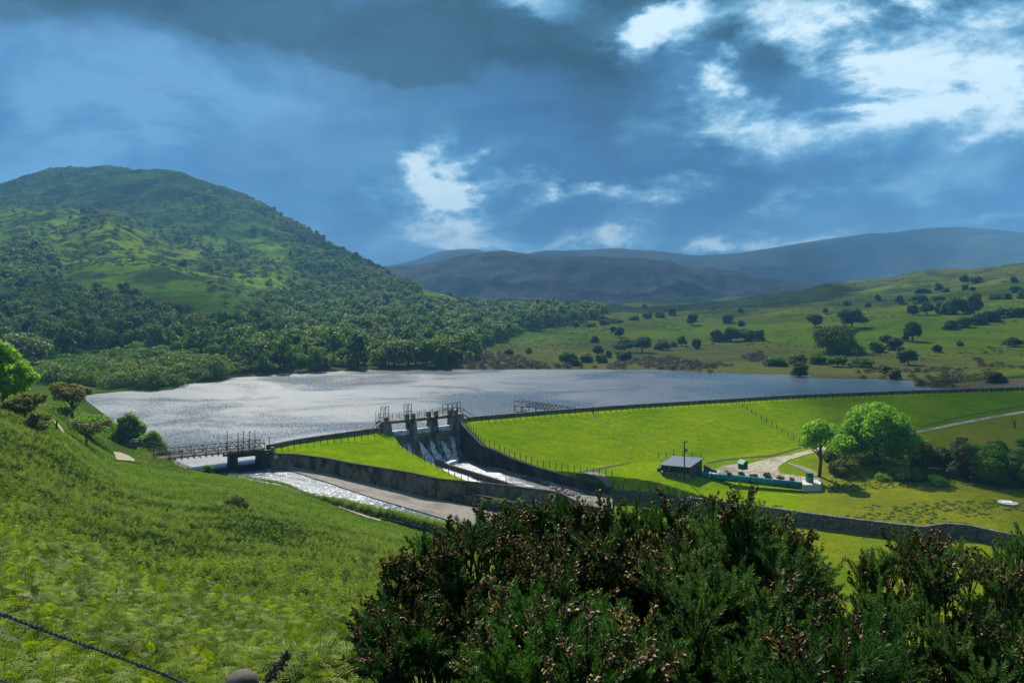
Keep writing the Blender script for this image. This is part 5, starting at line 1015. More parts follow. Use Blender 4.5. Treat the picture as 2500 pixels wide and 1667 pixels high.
# brown heather and gorse scrub in the shore band
SC = [([(1140, 865), (1230, 868), (1330, 890), (1400, 895), (1330, 903), (1200, 905), (1090, 903), (1130, 885)], 3.0), ([(1690, 860), (1850, 858), (1870, 880), (1800, 892), (1690, 905), (1480, 898), (1560, 880)], 2.8),
      ([(1830, 912), (1900, 905), (2020, 915), (2140, 905), (2300, 905), (2480, 910), (2500, 930), (2440, 942), (2300, 942), (2200, 940), (2080, 930), (1990, 922)], 3.2), ([(2380, 880), (2500, 885), (2500, 905), (2400, 900)], 3.4), ([(2290, 934), (2500, 934), (2500, 941), (2300, 943)], 2.2), ([(1150, 893), (1400, 896), (1700, 905), (1820, 912), (1800, 918), (1450, 904), (1160, 904)], 3.6), ([(1000, 896), (1120, 894), (1130, 902), (1000, 904)], 3.0)]
scr = []
for poly, sp_ in SC:
    N = 40000; pxs = rng.uniform(min(p[0] for p in poly), max(p[0] for p in poly), N); Ds = rng.uniform(196, 330, N); xs_ = (pxs-HX)/F0*Ds; zs_ = H(xs_, Ds); pys = HY+(CZ-zs_)/Ds*F0; ok = inpoly(pxs, pys, poly) & (zs_ > .1); got = []
    for x_, y_, z_ in zip(xs_[ok], Ds[ok], zs_[ok]):
        if fbm(np.array(x_/14), np.array(y_/14), 2) < -.08: continue
        if all((u-x_)**2+(v-y_)**2 > sp_**2 for u, v, _ in got): got.append((x_, y_, z_))
    scr += got
print('scrub', len(scr)); rng.shuffle(scr); scr = sorted(scr, key=lambda c: c[1])
for c in scr[:280]:
    o = place(US[rng.randint(3)], 'heather_bush', c[0], c[1], c[2], rng.uniform(1.0, 2.1), rng.uniform(.7, 1.1)); tag(o, 'low brown heather bush in the scrub band along the far shore', 'bush', 'brown scrub bushes along the far shore')
mass('heather_scrub', [(c[0], c[1], c[2], rng.uniform(1.0, 2.0), 's') for c in scr[280:]], US, 'further low brown scrub merging into the far shore band', 'scrub')

# ------------------------------------------------------------------ nearer trees and bushes, leaf by leaf
def near_tree(label, px, py, w_, h_, D, mat, trunk=.2, n=9000, size=.13, lobes=16, name='tree', k=.5, flat=.35, low=-.4, shell=.2, zoff=0.0, seed=1, lean=0, cat=None, limb=6, tr=.03, base_z=None):
    """placed by the column/row of its foot and its distance; w_, h_ in photo pixels"""
    lobes = int(lobes*1.7); low = -.9 if trunk <= .03 else low
    p = P3(px, py, D); p.z = float(H(p.x, p.y))+zoff if base_z is None else base_z; top = CZ-(py-h_-HY)/F0*D; Hm = top-p.z; Wm = w_/F0*D; rs = np.random.RandomState(seed)
    t = thing(name, label, cat or ('bush' if name == 'bush' else 'tree'), tuple(p)); z0 = Hm*trunk
    V_, F_, a_ = leaf_cloud(rs, crown2(rs, Wm, Hm-z0, z0, lobes), n, size, low, shell)
    V_[:, 2] -= max(0, V_[:, 2].max()-Hm)*.5
    V_ = V_*np.array([Wm/max(np.ptp(V_[:, 0]), .1), Wm/max(np.ptp(V_[:, 1]), .1), 1])
    link('crown', npmesh('crown', V_, F_, [mat], False, {'lf': a_}), t); link('trunk', branchy(MB(), rs, Hm*.9, tr*Hm, limb, .32*Wm/Hm, .28).mesh('trunk', M['bark'], True), t); return t
near_tree('large spreading bright green ash tree at right of the gravel yard', 2140, 1152, 250, 216, 138, M['leaf_bright'], -.10, 34000, .15, 30, k=.42, flat=.34, seed=4, shell=.2, low=-.85)
near_tree('slender small tree with a bare trunk left of the big bright tree', 2000, 1138, 92, 142, 131, M['leaf_bright'], .26, 6500, .13, 12, seed=6, shell=.28, tr=.022)
near_tree('green bush with pale top just right of the big bright tree', 2255, 1143, 72, 82, 134, M['leaf_olive'], -.08, 5000, .12, 10, 'bush', seed=8)
near_tree('pale rounded bush between two others right of the big tree', 2305, 1148, 58, 72, 133, M['leaf_olive'], -.08, 3600, .12, 8, 'bush', seed=9)
near_tree('small bright round bush in front of the dark bushes at right', 2290, 1188, 44, 34, 124, M['leaf_bright'], -.05, 2600, .11, 8, 'bush', seed=10)
near_tree('tall olive green tree, left of the group at the right edge', 2362, 1192, 104, 132, 128, M['leaf_olive'], -.08, 9000, .13, 14, seed=12)
near_tree('biggest green tree of the group at the right edge', 2425, 1204, 140, 150, 126, M['leaf_mid'], -.08, 14000, .13, 16, seed=13)
near_tree('green tree cut off by the right edge of the meadow group', 2495, 1206, 130, 140, 124, M['leaf_mid'], -.08, 11000, .13, 14, seed=14)
near_tree('twiggy grey-green tree top behind the group at the right edge', 2432, 1150, 70, 88, 140, M['leaf_olive'], .1, 3200, .11, 10, seed=15, shell=.35)
near_tree('tree top at the right edge behind the meadow group', 2505, 1140, 60, 80, 144, M['leaf_mid'], .1, 3200, .12, 10, seed=31)
near_tree('dark lone bush on the slope above the meadow group', 2346, 1083, 30, 20, 152, M['leaf_thorn'], -.05, 1500, .1, 7, 'bush', seed=16)
near_tree('low dark undergrowth bush at the foot of the big bright tree', 2190, 1168, 120, 36, 130, M['leaf_mid'], -.1, 5000, .12, 14, 'bush', seed=17, k=.55)
near_tree('low grey-green bush between the slender tree and the big tree', 2055, 1148, 70, 40, 132, M['leaf_olive'], -.1, 3600, .11, 10, 'bush', seed=18)
near_tree('low bush below the pale rounded bushes at right', 2240, 1172, 70, 34, 128, M['leaf_thorn'], -.1, 3000, .11, 9, 'bush', seed=19)
near_tree('small bramble bush left of the low grey-green one', 2030, 1112, 44, 26, 140, M['leaf_mid'], -.1, 1800, .11, 8, 'bush', seed=20)
near_tree('tall bright green tree cut by the left edge above the fern slope', 8, 1010, 150, 222, 84, M['leaf_bright'], .0, 22000, .11, 30, seed=22, k=.5, low=-.8, shell=.28)
near_tree('russet tinged hawthorn in front of the tall left edge tree', 60, 1012, 105, 70, 78, M['leaf_red'], -.02, 6500, .075, 12, 'hawthorn', seed=23, shell=.25)
near_tree('smaller russet hawthorn beside the sandy path at left', 85, 1042, 78, 50, 74, M['leaf_red'], .0, 4200, .075, 10, 'hawthorn', seed=24, shell=.3)
near_tree('flat topped brownish hawthorn tree standing at the left water edge', 178, 1003, 100, 84, 112, M['leaf_red'], .22, 7000, .10, 12, 'hawthorn', seed=25, shell=.25, flat=.3)
near_tree('small bright round bush at the foot of the flat topped hawthorn', 157, 1004, 38, 30, 108, M['leaf_bright'], -.1, 2200, .09, 8, 'bush', seed=26, k=.4)
near_tree('sparse grey twiggy thorn tree on the fern slope above the path', 212, 1104, 104, 86, 92, M['leaf_olive'], .15, 2600, .08, 12, 'thorn_tree', seed=27, shell=.4, flat=.3, limb=9)
near_tree('dark green bushy tree by the water left of the lattice bridge', 315, 1086, 92, 104, 124, M['leaf_mid'], -.02, 9000, .11, 14, seed=28)
near_tree('lighter round bush at the right side of the bridge tree', 372, 1088, 76, 54, 120, M['leaf_mid'], -.08, 5500, .10, 10, 'bush', seed=29)
near_tree('low hedge bush along the path between hawthorn and thorn tree', 205, 1030, 150, 26, 104, M['leaf_mid'], -.2, 5500, .10, 16, 'bush', seed=30, k=.5)
near_tree('sprawling low bush at the left end of the lattice bridge', 400, 1118, 96, 22, 112, M['leaf_olive'], -.2, 3600, .08, 12, 'bush', seed=32)
near_tree('dark bramble clump in the middle of the fern slope', 572, 1240, 76, 40, float(hit(572, 1240, 5, 110).y), M['leaf_thorn'], -.25, 3400, .045, 12, 'bush', seed=33, k=.5)
near_tree('small dark bush above the near end of the river', 505, 1142, 34, 14, 106, M['leaf_mid'], -.2, 1200, .08, 7, 'bush', seed=34)
for i, (px, py, w_, h_) in enumerate([(1182, 1222, 16, 10), (1232, 1224, 20, 14), (1268, 1222, 26, 12), (1215, 1220, 24, 8)]):
    near_tree(('leftmost tuft of shrub between the two channel walls', 'tallest shrub between the two channel walls', 'rightmost round shrub between the two channel walls', 'low shrub between the leftmost tuft and the tallest one behind the short wall')[i], px, py+4, w_+6, h_+6, 115.5, M['leaf_mid'], -.2, 900, .07, 6, 'bush', seed=50+i, base_z=-6.4)
wildp = [(1380, 1262, 70, 24, 112), (1440, 1268, 80, 34, 110), (1500, 1275, 60, 26, 108)]
for i, (px, py, w_, h_, D) in enumerate(wildp): near_tree('rough bush %s the outlet pool, seen over the gorse' % ('left of', 'in front of', 'right of')[i], px, py, w_, h_, D, M['leaf_olive'], -.2, 2200, .09, 10, 'bush', seed=60+i, base_z=-8.9)
t = thing('dead_tree', 'small bare black dead tree on the slope at far right', 'tree', tuple(hit(2477, 1046, 100, 250))); link('trunk', MB().tube([(0, 0, -.2), (.05, 0, 1.0)], [.16, .12], 6).tube([(.05, 0, .9), (-.5, 0, 1.9), (-.35, 0, 2.4)], [.1, .07, .03], 5).tube([(.05, 0, .9), (.3, 0, 1.7), (.55, 0, 2.2)], [.1, .07, .03], 5).mesh('trunk', M['wood_dark']), t); link('branch', MB().tube([(.3, 0, 1.7), (.1, .1, 2.2)], [.05, .02], 5).mesh('branch', M['wood_dark']), t)

# ------------------------------------------------------------------ bracken slope (uncountable ground cover): fronds spread over the hillside
def frond(rs, npair, sub, L=.62, droop=.35):
    """one triangular bracken blade lying roughly level, tip drooping; leaflets as small quads"""
    V_, F_ = [], []
    def quad(c, a, b, nn):
        i = len(V_); V_.extend([c, c+a*.5+b, c+a, c+a*.5-b]); F_.append((i, i+1, i+2, i+3))
    for i in range(npair):
        t = (i+.5)/npair; x = L*t; z = -droop*L*t*t+.12*L*t; wl = L*.42*(1-t)**.8*min(1, .55+t*3)+.012
        for s in (-1, 1):
            d = np.array([.38, s*.92, -.10-.25*t+rs.uniform(-.08, .08)]); d /= np.linalg.norm(d); base_ = np.array([x, 0, z])
            if sub:
                m_ = max(3, int(sub*(1-t*.7)))
                for j in range(m_):
                    u = (j+.4)/m_; c = base_+d*wl*u+np.array([0, 0, -.10*wl*u*u]); ll = wl/m_*1.0*(1-u*.55)+.005
                    for q_ in (-1, 1):
                        e = np.array([q_*.9, s*.25, rs.uniform(-.25, .15)]); quad(c, e*ll, d*wl/m_*.30, 0)
            else: quad(base_, d*wl, np.array([L/npair*.22, 0, rs.uniform(-.02, .02)]), 0)
    return np.array(V_), np.array(F_)
def fern(seed, nf, npair, sub, hgt=.95):
    """one bracken plant: upright stalk, pairs of side blades at several heights, a curled tip blade"""
    rs = np.random.RandomState(seed); parts_ = []; a0 = rs.uniform(0, 6.28)
    for i in range(nf):
        lv = (i//2)/max(1, (nf-1)//2); top = i == nf-1; L_ = .30 if top else .50-.20*lv
        V_, F_ = frond(rs, npair, sub, L_*rs.uniform(.85, 1.2), rs.uniform(.25, .8)); a = a0+math.pi*(i % 2)+rs.uniform(-.45, .45)+lv*.6; el = rs.uniform(.05, .5) if not top else rs.uniform(.6, 1.1); ro = rs.uniform(-.4, .4)
        Rx = np.array([[1, 0, 0], [0, math.cos(ro), -math.sin(ro)], [0, math.sin(ro), math.cos(ro)]]); Ry = np.array([[math.cos(el), 0, -math.sin(el)], [0, 1, 0], [math.sin(el), 0, math.cos(el)]]); Rz = np.array([[math.cos(a), -math.sin(a), 0], [math.sin(a), math.cos(a), 0], [0, 0, 1]]); V_ = V_ @ Rx.T @ Ry.T @ Rz.T
        V_[:, 2] += hgt*(.55+.45*lv if not top else 1.0)*rs.uniform(.93, 1.05); parts_.append((V_, F_, np.full(len(V_), rs.rand()), 0))
    st_ = MB().tube([(0, 0, -.15), (.02, .01, hgt*.5), (.0, 0, hgt*1.0)], [.008, .006, .003], 3, False); parts_.append((*mb_quads(st_), 1))
    V_, F_, a_, mi_ = merge(parts_); return npmesh('fern', V_, F_, [M['bracken'], M['stalk']], False, {'lf': a_}, mi_)
src = bpy.data.collections.new('fern_sources')      # not linked to the scene: only read by the scatter
def src_coll(nm, meshes):
    c = bpy.data.collections.new(nm)
    for i, me in enumerate(meshes): o = bpy.data.objects.new('%s_%d' % (nm, i), me); c.objects.link(o)
    return c
def scatter(name, pts, rotz, tilt, scl, coll, n, label, cat):
    me = bpy.data.meshes.new(name); me.vertices.add(len(pts)); me.vertices.foreach_set('co', np.asarray(pts, np.float32).ravel())
    rot = np.stack([tilt[:, 0], tilt[:, 1], rotz], 1)
    at = me.attributes.new('rot', 'FLOAT_VECTOR', 'POINT'); at.data.foreach_set('vector', rot.astype(np.float32).ravel())
    at = me.attributes.new('scl', 'FLOAT', 'POINT'); at.data.foreach_set('value', scl.astype(np.float32))
    at = me.attributes.new('pick', 'INT', 'POINT'); at.data.foreach_set('value', rng.randint(0, n, len(pts)).astype(np.int32))
    o = link(name, me); ng = bpy.data.node_groups.new(name, 'GeometryNodeTree'); ng.interface.new_socket('Geometry', in_out='INPUT', socket_type='NodeSocketGeometry'); ng.interface.new_socket('Geometry', in_out='OUTPUT', socket_type='NodeSocketGeometry')
    N = ng.nodes; L_ = ng.links; gi = N.new('NodeGroupInput'); go = N.new('NodeGroupOutput'); ci = N.new('GeometryNodeCollectionInfo'); ci.inputs['Collection'].default_value = coll; ci.inputs['Separate Children'].default_value = True; ci.inputs['Reset Children'].default_value = True
    ip = N.new('GeometryNodeInstanceOnPoints'); ip.inputs['Pick Instance'].default_value = True
    def na(nm, typ):
        a = N.new('GeometryNodeInputNamedAttribute'); a.data_type = typ; a.inputs['Name'].default_value = nm; return a.outputs[0]
    mp = N.new('GeometryNodeMeshToPoints'); L_.new(gi.outputs[0], mp.inputs[0]); L_.new(mp.outputs[0], ip.inputs['Points']); L_.new(ci.outputs[0], ip.inputs['Instance'])
    L_.new(na('pick', 'INT'), ip.inputs['Instance Index']); er = N.new('FunctionNodeEulerToRotation'); L_.new(na('rot', 'FLOAT_VECTOR'), er.inputs[0]); L_.new(er.outputs[0], ip.inputs['Rotation']); L_.new(na('scl', 'FLOAT'), ip.inputs['Scale']); L_.new(ip.outputs[0], go.inputs[0])
    md = o.modifiers.new('scatter', 'NODES'); md.node_group = ng; return tag(o, label, cat, kind='stuff')
def field(n, d0, d1, px0, px1, fn=None):
    pxs = rng.uniform(px0, px1, n*3); Ds = np.sqrt(rng.uniform(d0**2, d1**2, n*3)); x = (pxs-HX)/F0*Ds; m_ = np.ones(len(x), bool) if fn is None else fn(pxs, Ds, x); x, Ds = x[m_][:n], Ds[m_][:n]; return np.stack([x, Ds, H(x, Ds)-.02], 1)
hi = src_coll('fern_near', [fern(i, 7, 9, 4) for i in range(6)]); lo = src_coll('fern_far', [fern(20+i, 7, 7, 0, .85) for i in range(4)])
def bank(pxs, Ds, x):
    ne = lerpl(NEDGE, pxs); edge = lerpl([(-400, 110), (140, 92), (225, 101), (280, 96), (400, 104), (600, 104), (700, 104), (830, 100.5), (1000, 97.5), (1300, 90)], pxs)
    clear = fbm(x/9+4, Ds/9, 3)
    path_ = (np.abs(HY+(CZ-look(TN, pxs, Ds))/Ds*F0-lerpl([(700, 1215), (828, 1238), (930, 1272), (1050, 1300)], pxs)) < 3.2) & (pxs > 780) & (Ds > 70)
    y_ = HY+(CZ-look(TN, pxs, Ds))/Ds*F0; p2 = (np.abs(pxs-302) < 28) & (np.abs(y_-1116) < 14)
    p3 = (np.abs(pxs-143) < 15) & (np.abs(y_-1044) < 16)
    return (Ds < np.minimum(ne, edge)-.5) & ((clear > -.5) | (Ds > 24)) & ~path_ & ~p2 & ~p3
A = field(3400, 5.2, 27, -160, 1420, bank); s_ = .92+.6*fbm(A[:, 0]/3, A[:, 1]/3, 2)+rng.uniform(-.12, .15, len(A)); s_ *= np.clip(A[:, 1]/9, .75, 1)
scatter('bracken', A, rng.uniform(0, 6.28, len(A)), rng.normal(0, .26, (len(A), 2)), s_, hi, 6, 'dense green bracken fronds covering the near part of the left slope', 'bracken')
B = field(26000, 26, 108, -160, 1480, bank); s_ = (.62+.35*fbm(B[:, 0]/5, B[:, 1]/5, 3)+rng.uniform(-.15, .15, len(B)))*np.interp(B[:, 1], [26, 50, 80, 105], [1.1, .95, .8, .42])*(1-.45*np.clip(-fbm(B[:, 0]/9+4, B[:, 1]/9, 3)*2.5-.3, 0, 1))
scatter('bracken', B, rng.uniform(0, 6.28, len(B)), rng.normal(0, .28, (len(B), 2)), s_, lo, 4, 'bright green bracken carpeting the far part of the left slope down to the river', 'bracken')
L0 = field(5200, 84, 185, -160, 470, lambda a, d, x: (d > lerpl([(-400, 110), (140, 92), (225, 101), (280, 96), (400, 104), (470, 108)], a)-2) & (d < lerpl([(-160, 190), (225, 150), (300, 128), (400, 116), (470, 110)], a)) & (fbm(x/7, d/7, 3) > -.12) & ~((np.abs(a-302) < 30) & (d < 118)))
scatter('rough_grass', L0, rng.uniform(0, 6.28, len(L0)), rng.normal(0, .25, (len(L0), 2)), rng.uniform(.3, .75, len(L0)), lo, 4, 'rough tufted growth on the flat bank between the fern slope and the lake', 'rough grass')
# low rushes, bracken clumps and crags' heather that break up the far slopes
def clump(seed, mat):
    rs = np.random.RandomState(seed); V_, F_, a_ = leaf_cloud(rs, [(0, 0, .1, 1.0, 1.0, .5), (.9, .3, 0, .7, .6, .35), (-.7, -.5, 0, .8, .6, .4)], 70, .22, 0, .2); return npmesh('clump', V_, F_, [mat], False, {'lf': a_})
cl = src_coll('hill_clump', [clump(1, M['leaf_thorn']), clump(2, M['leaf_thorn']), clump(3, M['scrub']), clump(4, M['leaf_wood']), clump(5, M['leaf_thorn'])])
HC = field(10000, 330, 1280, -150, 1150, lambda a, d, x: (fbm(x/70, d/45, 4)+.5*fbm(x/16+7, d/16, 3) > .06) & (H(x, d) > 1))
scatter('hill_bracken', HC, rng.uniform(0, 6.28, len(HC)), np.zeros((len(HC), 2)), rng.uniform(.5, 1.7, len(HC)), cl, 5, 'dark bracken and heather clumps mottling the slopes of the left hill', 'bracken')
HR = field(5000, 235, 900, 1080, 2600, lambda a, d, x: (fbm(x/50+3, d/25, 4)+.5*fbm(x/14+7, d/14, 3) > .16) & (H(x, d) > .5))
scatter('rush_tufts', HR, rng.uniform(0, 6.28, len(HR)), np.zeros((len(HR), 2)), rng.uniform(.2, .75, len(HR)), cl, 5, 'small rush and heather tufts speckling the right hand slope', 'rushes')
MT = field(2600, 102, 150, 1760, 2560, lambda a, d, x: (d > np.interp(a, SEPX, SEPD)+1.5) & (d < 152) & (fbm(x/9+3, d/6, 3)+.4*fbm(x/2.5, d/2.5, 2) > .10) & ((a > 2020) | (d < 122)))
mc = src_coll('meadow_clump', [clump(11, M['leaf_olive']), clump(12, M['leaf_mid']), clump(13, M['leaf_olive'])])
scatter('meadow_tufts', MT, rng.uniform(0, 6.28, len(MT)), np.zeros((len(MT), 2)), rng.uniform(.07, .30, len(MT)), mc, 3, 'rough grass and rush tufts in the olive meadow above the dry stone wall', 'rough grass')
# tall hedge of growth along the river bank
Cc = field(3800, 96, 108, 560, 1130, lambda a, d, x: (np.abs(d-(lerpl([(560, 106), (700, 105), (830, 101.2), (1000, 97.8), (1100, 96)], a))) < lerpl([(560, .5), (760, .9), (900, 1.6), (1130, 1.9)], a)))
scatter('bank_growth', Cc, rng.uniform(0, 6.28, len(Cc)), rng.normal(0, .2, (len(Cc), 2)), lerpl([(560, .45), (760, .75), (850, 1.3), (1130, 1.6)], HX+F0*Cc[:, 0]/Cc[:, 1])*rng.uniform(.8, 1.15, len(Cc)), lo, 4, 'tall leafy bank growth in a strip along the near side of the river', 'undergrowth')

# ------------------------------------------------------------------ gorse: dark spiny bushes close to the camera
def shoot(rs, L=.20, ns=70, sp=.024, rad=.0035):
    """a spiny shoot along +z: stem and thin pointed spines set all round, pointing up"""
    V_, F_ = [], []
    for i in range(ns):
        t = (i+rs.rand())/ns; z = L*t; a = rs.uniform(0, 6.28); up = .9+rs.uniform(-.25, .5); d = np.array([math.cos(a), math.sin(a), up]); d /= np.linalg.norm(d); l = sp*(1.15-.55*t)*rs.uniform(.7, 1.3)
        s = np.cross(d, rs.normal(size=3)); s /= np.linalg.norm(s); b = np.array([0, 0, z]); w = .0024
        j = len(V_); V_.extend([b-s*w*.6, b+d*l*.5-s*w, b+d*l, b+d*l*.5+s*w]); F_.append((j, j+1, j+2, j+3))
    return np.array(V_), np.array(F_)
def podded(rs, L=.16, n=26, r=.0062):
    V_, F_ = [], []
    for i in range(n):
        t = (i+rs.rand())/n; a = rs.uniform(0, 6.28); d = np.array([math.cos(a), math.sin(a), .9+rs.uniform(-.3, .5)]); d /= np.linalg.norm(d); c = np.array([0, 0, L*t])+d*.013; u = np.cross(d, [0.3, .1, 1]); u /= np.linalg.norm(u); v = np.cross(d, u); rr_ = r*rs.uniform(.8, 1.2); j = len(V_)
        V_.append(c-d*rr_*1.1)
        for q_ in range(4): V_.append(c+(u*math.cos(q_*1.571)+v*math.sin(q_*1.571))*rr_*.8+d*rr_*.1)
        V_.append(c+d*rr_*1.45)
        for q_ in range(4): F_.append((j, j+1+q_, j+5, j+1+(q_+1) % 4))
    return np.array(V_), np.array(F_)
rsG = np.random.RandomState(21); SH = [shoot(rsG, rsG.uniform(.08, .15), 92, .025) for _ in range(6)]; PD = [podded(rsG, rsG.uniform(.06, .10), int(rsG.uniform(12, 18)), .0088) for _ in range(5)]
def orient(V_, d, tw, s, p):
    d = d/np.linalg.norm(d); a = np.cross(d, [.31, .87, .2]); a /= np.linalg.norm(a); b = np.cross(d, a); c, s_ = math.cos(tw), math.sin(tw); X_ = a*c+b*s_; Y_ = -a*s_+b*c
    return (V_[:, :1]*X_+V_[:, 1:2]*Y_+V_[:, 2:]*d)*s+p
def gorse_bush(label, tufts, foot, seed, pods=.3, nper=21, rad=.15, scale=1.0):
    """tufts: list of (x,y,z) world centres of shoot clusters; foot: world position where the stems rise"""
    rs = np.random.RandomState(seed); t = thing('gorse_bush', label, 'gorse bush', tuple(foot)); foot = np.array(foot); fv, pv = [], []; stm = MB()
    for ti, c in enumerate(tufts):
        c = np.array(c); out = c-foot; out[2] *= 1.0; out /= np.linalg.norm(out)+1e-6; out = out*.55+np.array([0, -.15, .75]); podt = rs.rand() < pods
        mid = foot+(c-foot)*.55+rs.normal(0, .05, 3); mid[2] -= .08*np.linalg.norm(c-foot); stm.tube([foot+rs.normal(0, .04, 3)-foot, mid-foot, c-out*.12-foot], [.016, .010, .005], 4, False)
        for j in range(nper):
            d = out+rs.normal(0, .55, 3); d[2] = abs(d[2])*.8+.05; p = c+d/np.linalg.norm(d)*rad*rs.uniform(0, .85)-np.array([0, 0, .04]); s = scale*rs.uniform(.7, 1.2)
            V_, F_ = SH[rs.randint(6)]; fv.append((orient(V_, d, rs.uniform(0, 6.28), s, p)-foot, F_, np.full(len(V_), rs.rand()), 0))
            if j < 9: stm.tube([c-out*.12-foot, p-foot, p+d/np.linalg.norm(d)*.10*s-foot], [.005, .0035, .002], 3, False)
            if podt and rs.rand() < .8:
                V_, F_ = PD[rs.randint(5)]; dn_ = d/np.linalg.norm(d); pv.append((orient(V_, d, rs.uniform(0, 6.28), s*1.0, p+dn_*.05*s)-foot, F_, np.full(len(V_), rs.rand()), 0))
    V_, F_, a_, _ = merge(fv); link('foliage', npmesh('foliage', V_, F_, [M['gorse']], False, {'lf': a_}), t)
    if pv: V_, F_, a_, _ = merge(pv); link('seed_pods', npmesh('seed_pods', V_, F_, [M['pod']], True, {'lf': a_}), t)
    link('stems', stm.mesh('stems', M['twig']), t); return t
TOP = {  # outline of each bush in the photo (column, row of its top), with its distance
 'a': (4.3, [(925, 1450), (950, 1400), (985, 1350), (1000, 1352), (1040, 1270), (1085, 1262), (1120, 1290), (1150, 1245), (1185, 1222), (1215, 1250), (1240, 1275), (1260, 1222), (1290, 1212), (1320, 1235), (1340, 1290), (1380, 1320), (1420, 1400)]),
 'b': (4.0, [(1330, 1330), (1355, 1225), (1385, 1200), (1405, 1235), (1425, 1275), (1450, 1290), (1480, 1215), (1520, 1222), (1560, 1212), (1590, 1216), (1620, 1240), (1650, 1225), (1680, 1250)]),
 'c': (3.8, [(1650, 1290), (1690, 1270), (1725, 1200), (1755, 1210), (1790, 1205), (1830, 1215), (1870, 1235), (1895, 1275), (1920, 1270), (1945, 1290), (1975, 1325), (1995, 1370), (1985, 1420)]),
 'd': (3.2, [(1960, 1660), (1990, 1620), (2040, 1540), (2080, 1490), (2110, 1470), (2150, 1480)]),
 'e': (4.4, [(2110, 1340), (2135, 1320), (2165, 1310), (2210, 1290), (2230, 1275), (2250, 1290), (2290, 1320), (2330, 1300), (2370, 1330), (2410, 1350), (2450, 1310), (2485, 1300), (2510, 1270), (2560, 1290)]),
 'f': (2.9, [(1215, 1560), (1260, 1500), (1300, 1450), (1350, 1500), (1390, 1540), (1430, 1490), (1470, 1470), (1520, 1500), (1560, 1560)]),
}
def tufts_for(k_, n, depth, bottom, seed):
    rs = np.random.RandomState(seed); D0, sil = TOP[k_]; x0, x1 = sil[0][0], sil[-1][0] if sil[-1][0] > sil[0][0] else max(a for a, b in sil); x1 = max(a for a, b in sil); out = []
    ss = sorted(sil)
    for a, b in sil:                                  # tufts that make the ragged top
        D = D0*rs.uniform(.97, 1.12); out.append(tuple(P3(a, b+72+rs.uniform(-8, 22), D)))
    while len(out) < n:
        a = rs.uniform(x0, x1); top = np.interp(a, [q_[0] for q_ in ss], [q_[1] for q_ in ss]); b = top+110+(bottom-top-110)*rs.rand()**.9; fr = (b-top)/(bottom-top+1); D = D0*(1.0-.32*fr*rs.uniform(.4, 1))+rs.uniform(-.1, depth)
        out.append(tuple(P3(a, b, D)))
    return out
def foot_at(px, D): x = (px-HX)/F0*D; return (x, D, float(H(x, D))-.05)
gorse_bush('dark gorse bush at the left of the foreground mass, brown flower tips on top', tufts_for('a', 120, .7, 1640, 1), foot_at(1130, 4.3), 1, .55)
gorse_bush('gorse bush with a ragged brown tipped top in the centre of the foreground', tufts_for('b', 100, .7, 1680, 2), foot_at(1500, 4.0), 2, .42)
gorse_bush('wide rounded gorse bush right of centre, dense green with pale pods', tufts_for('c', 120, .7, 1660, 3), foot_at(1850, 3.9), 3, .30)
gorse_bush('low gorse bush between the rounded bush and the right hand ones', tufts_for('d', 36, .4, 1700, 4), foot_at(2060, 3.1), 4, .22)
gorse_bush('open feathery gorse bush at the right edge of the foreground', tufts_for('e', 86, .9, 1690, 5), foot_at(2350, 4.3), 5, .16)
gorse_bush('nearest bright green gorse clump at bottom centre with fat pale pods', tufts_for('f', 54, .3, 1700, 6), foot_at(1400, 2.9), 6, .45)

# ------------------------------------------------------------------ barbed wire and post by the camera
wp = [P3(-60, 1462, 1.9), P3(0, 1497, 2.0), P3(130, 1546, 2.15), P3(280, 1600, 2.35), P3(400, 1645, 2.5), P3(520, 1700, 2.6)]
bw = thing('barbed_wire', 'twisted strand of rusty grey barbed wire crossing the bottom left corner', 'barbed wire', tuple(wp[0])); fine = resample(wp, 220); s1, s2 = [], []
for i, p in enumerate(fine):
    a = i*.75; o_ = Vector((0, math.cos(a), math.sin(a)))*.0028; s1.append(p+o_); s2.append(p-o_)
part('strand', MB().tube(s1, .0023, 5), M['steel'], bw); part('strand', MB().tube(s2, .0023, 5), M['steel'], bw)
for i in range(8, 215, 24):
    p = fine[i]; d = (fine[i+1]-fine[i-1]).normalized(); n_ = d.cross(Vector((0, 1, 0))).normalized(); m2 = MB(); m2.tube([p-d*.006+Vector((0, math.cos(a), math.sin(a)))*.006 for a in np.linspace(0, 12, 14)], .0022, 4)
    hx = [p+d*(.004*(j-6)/6)+(n_*math.cos(j*1.1)+Vector((0, 1, 0))*math.sin(j*1.1))*.0062 for j in range(13)]; m2 = MB().tube(hx, .0021, 4)
    for sg_ in (-1, 1): m2.tube([p+d*.004*sg_, p+d*.013*sg_+n_*.022*sg_+Vector((0, -.006, 0))], [.0021, .0007], 4); m2.tube([p-d*.004*sg_, p-d*.010*sg_+n_*.020*sg_+Vector((0, .01, 0))], [.0021, .0007], 4)
    part('barb', m2, M['steel'], bw)
tag(link('wire', MB().tube([P3(-30, 1650, 2.0), P3(0, 1659, 2.05), P3(60, 1680, 2.1)], .003, 5).mesh('wire', M['steel'])), 'lower plain wire just showing in the bottom left corner', 'wire')
pp_ = P3(590, 1640, 2.75); fp = thing('fence_post', 'round weathered top of a grey fence post at the bottom edge', 'post', (pp_.x, pp_.y, pp_.z-1.2))
part('post', MB().tube([pp_+Vector((0, 0, -1.4)), pp_+Vector((0, 0, -.045)), pp_+Vector((0, 0, -.018)), pp_+Vector((0, 0, 0))], [.062, .060, .052, .028], 18), M['wood'], fp, True)
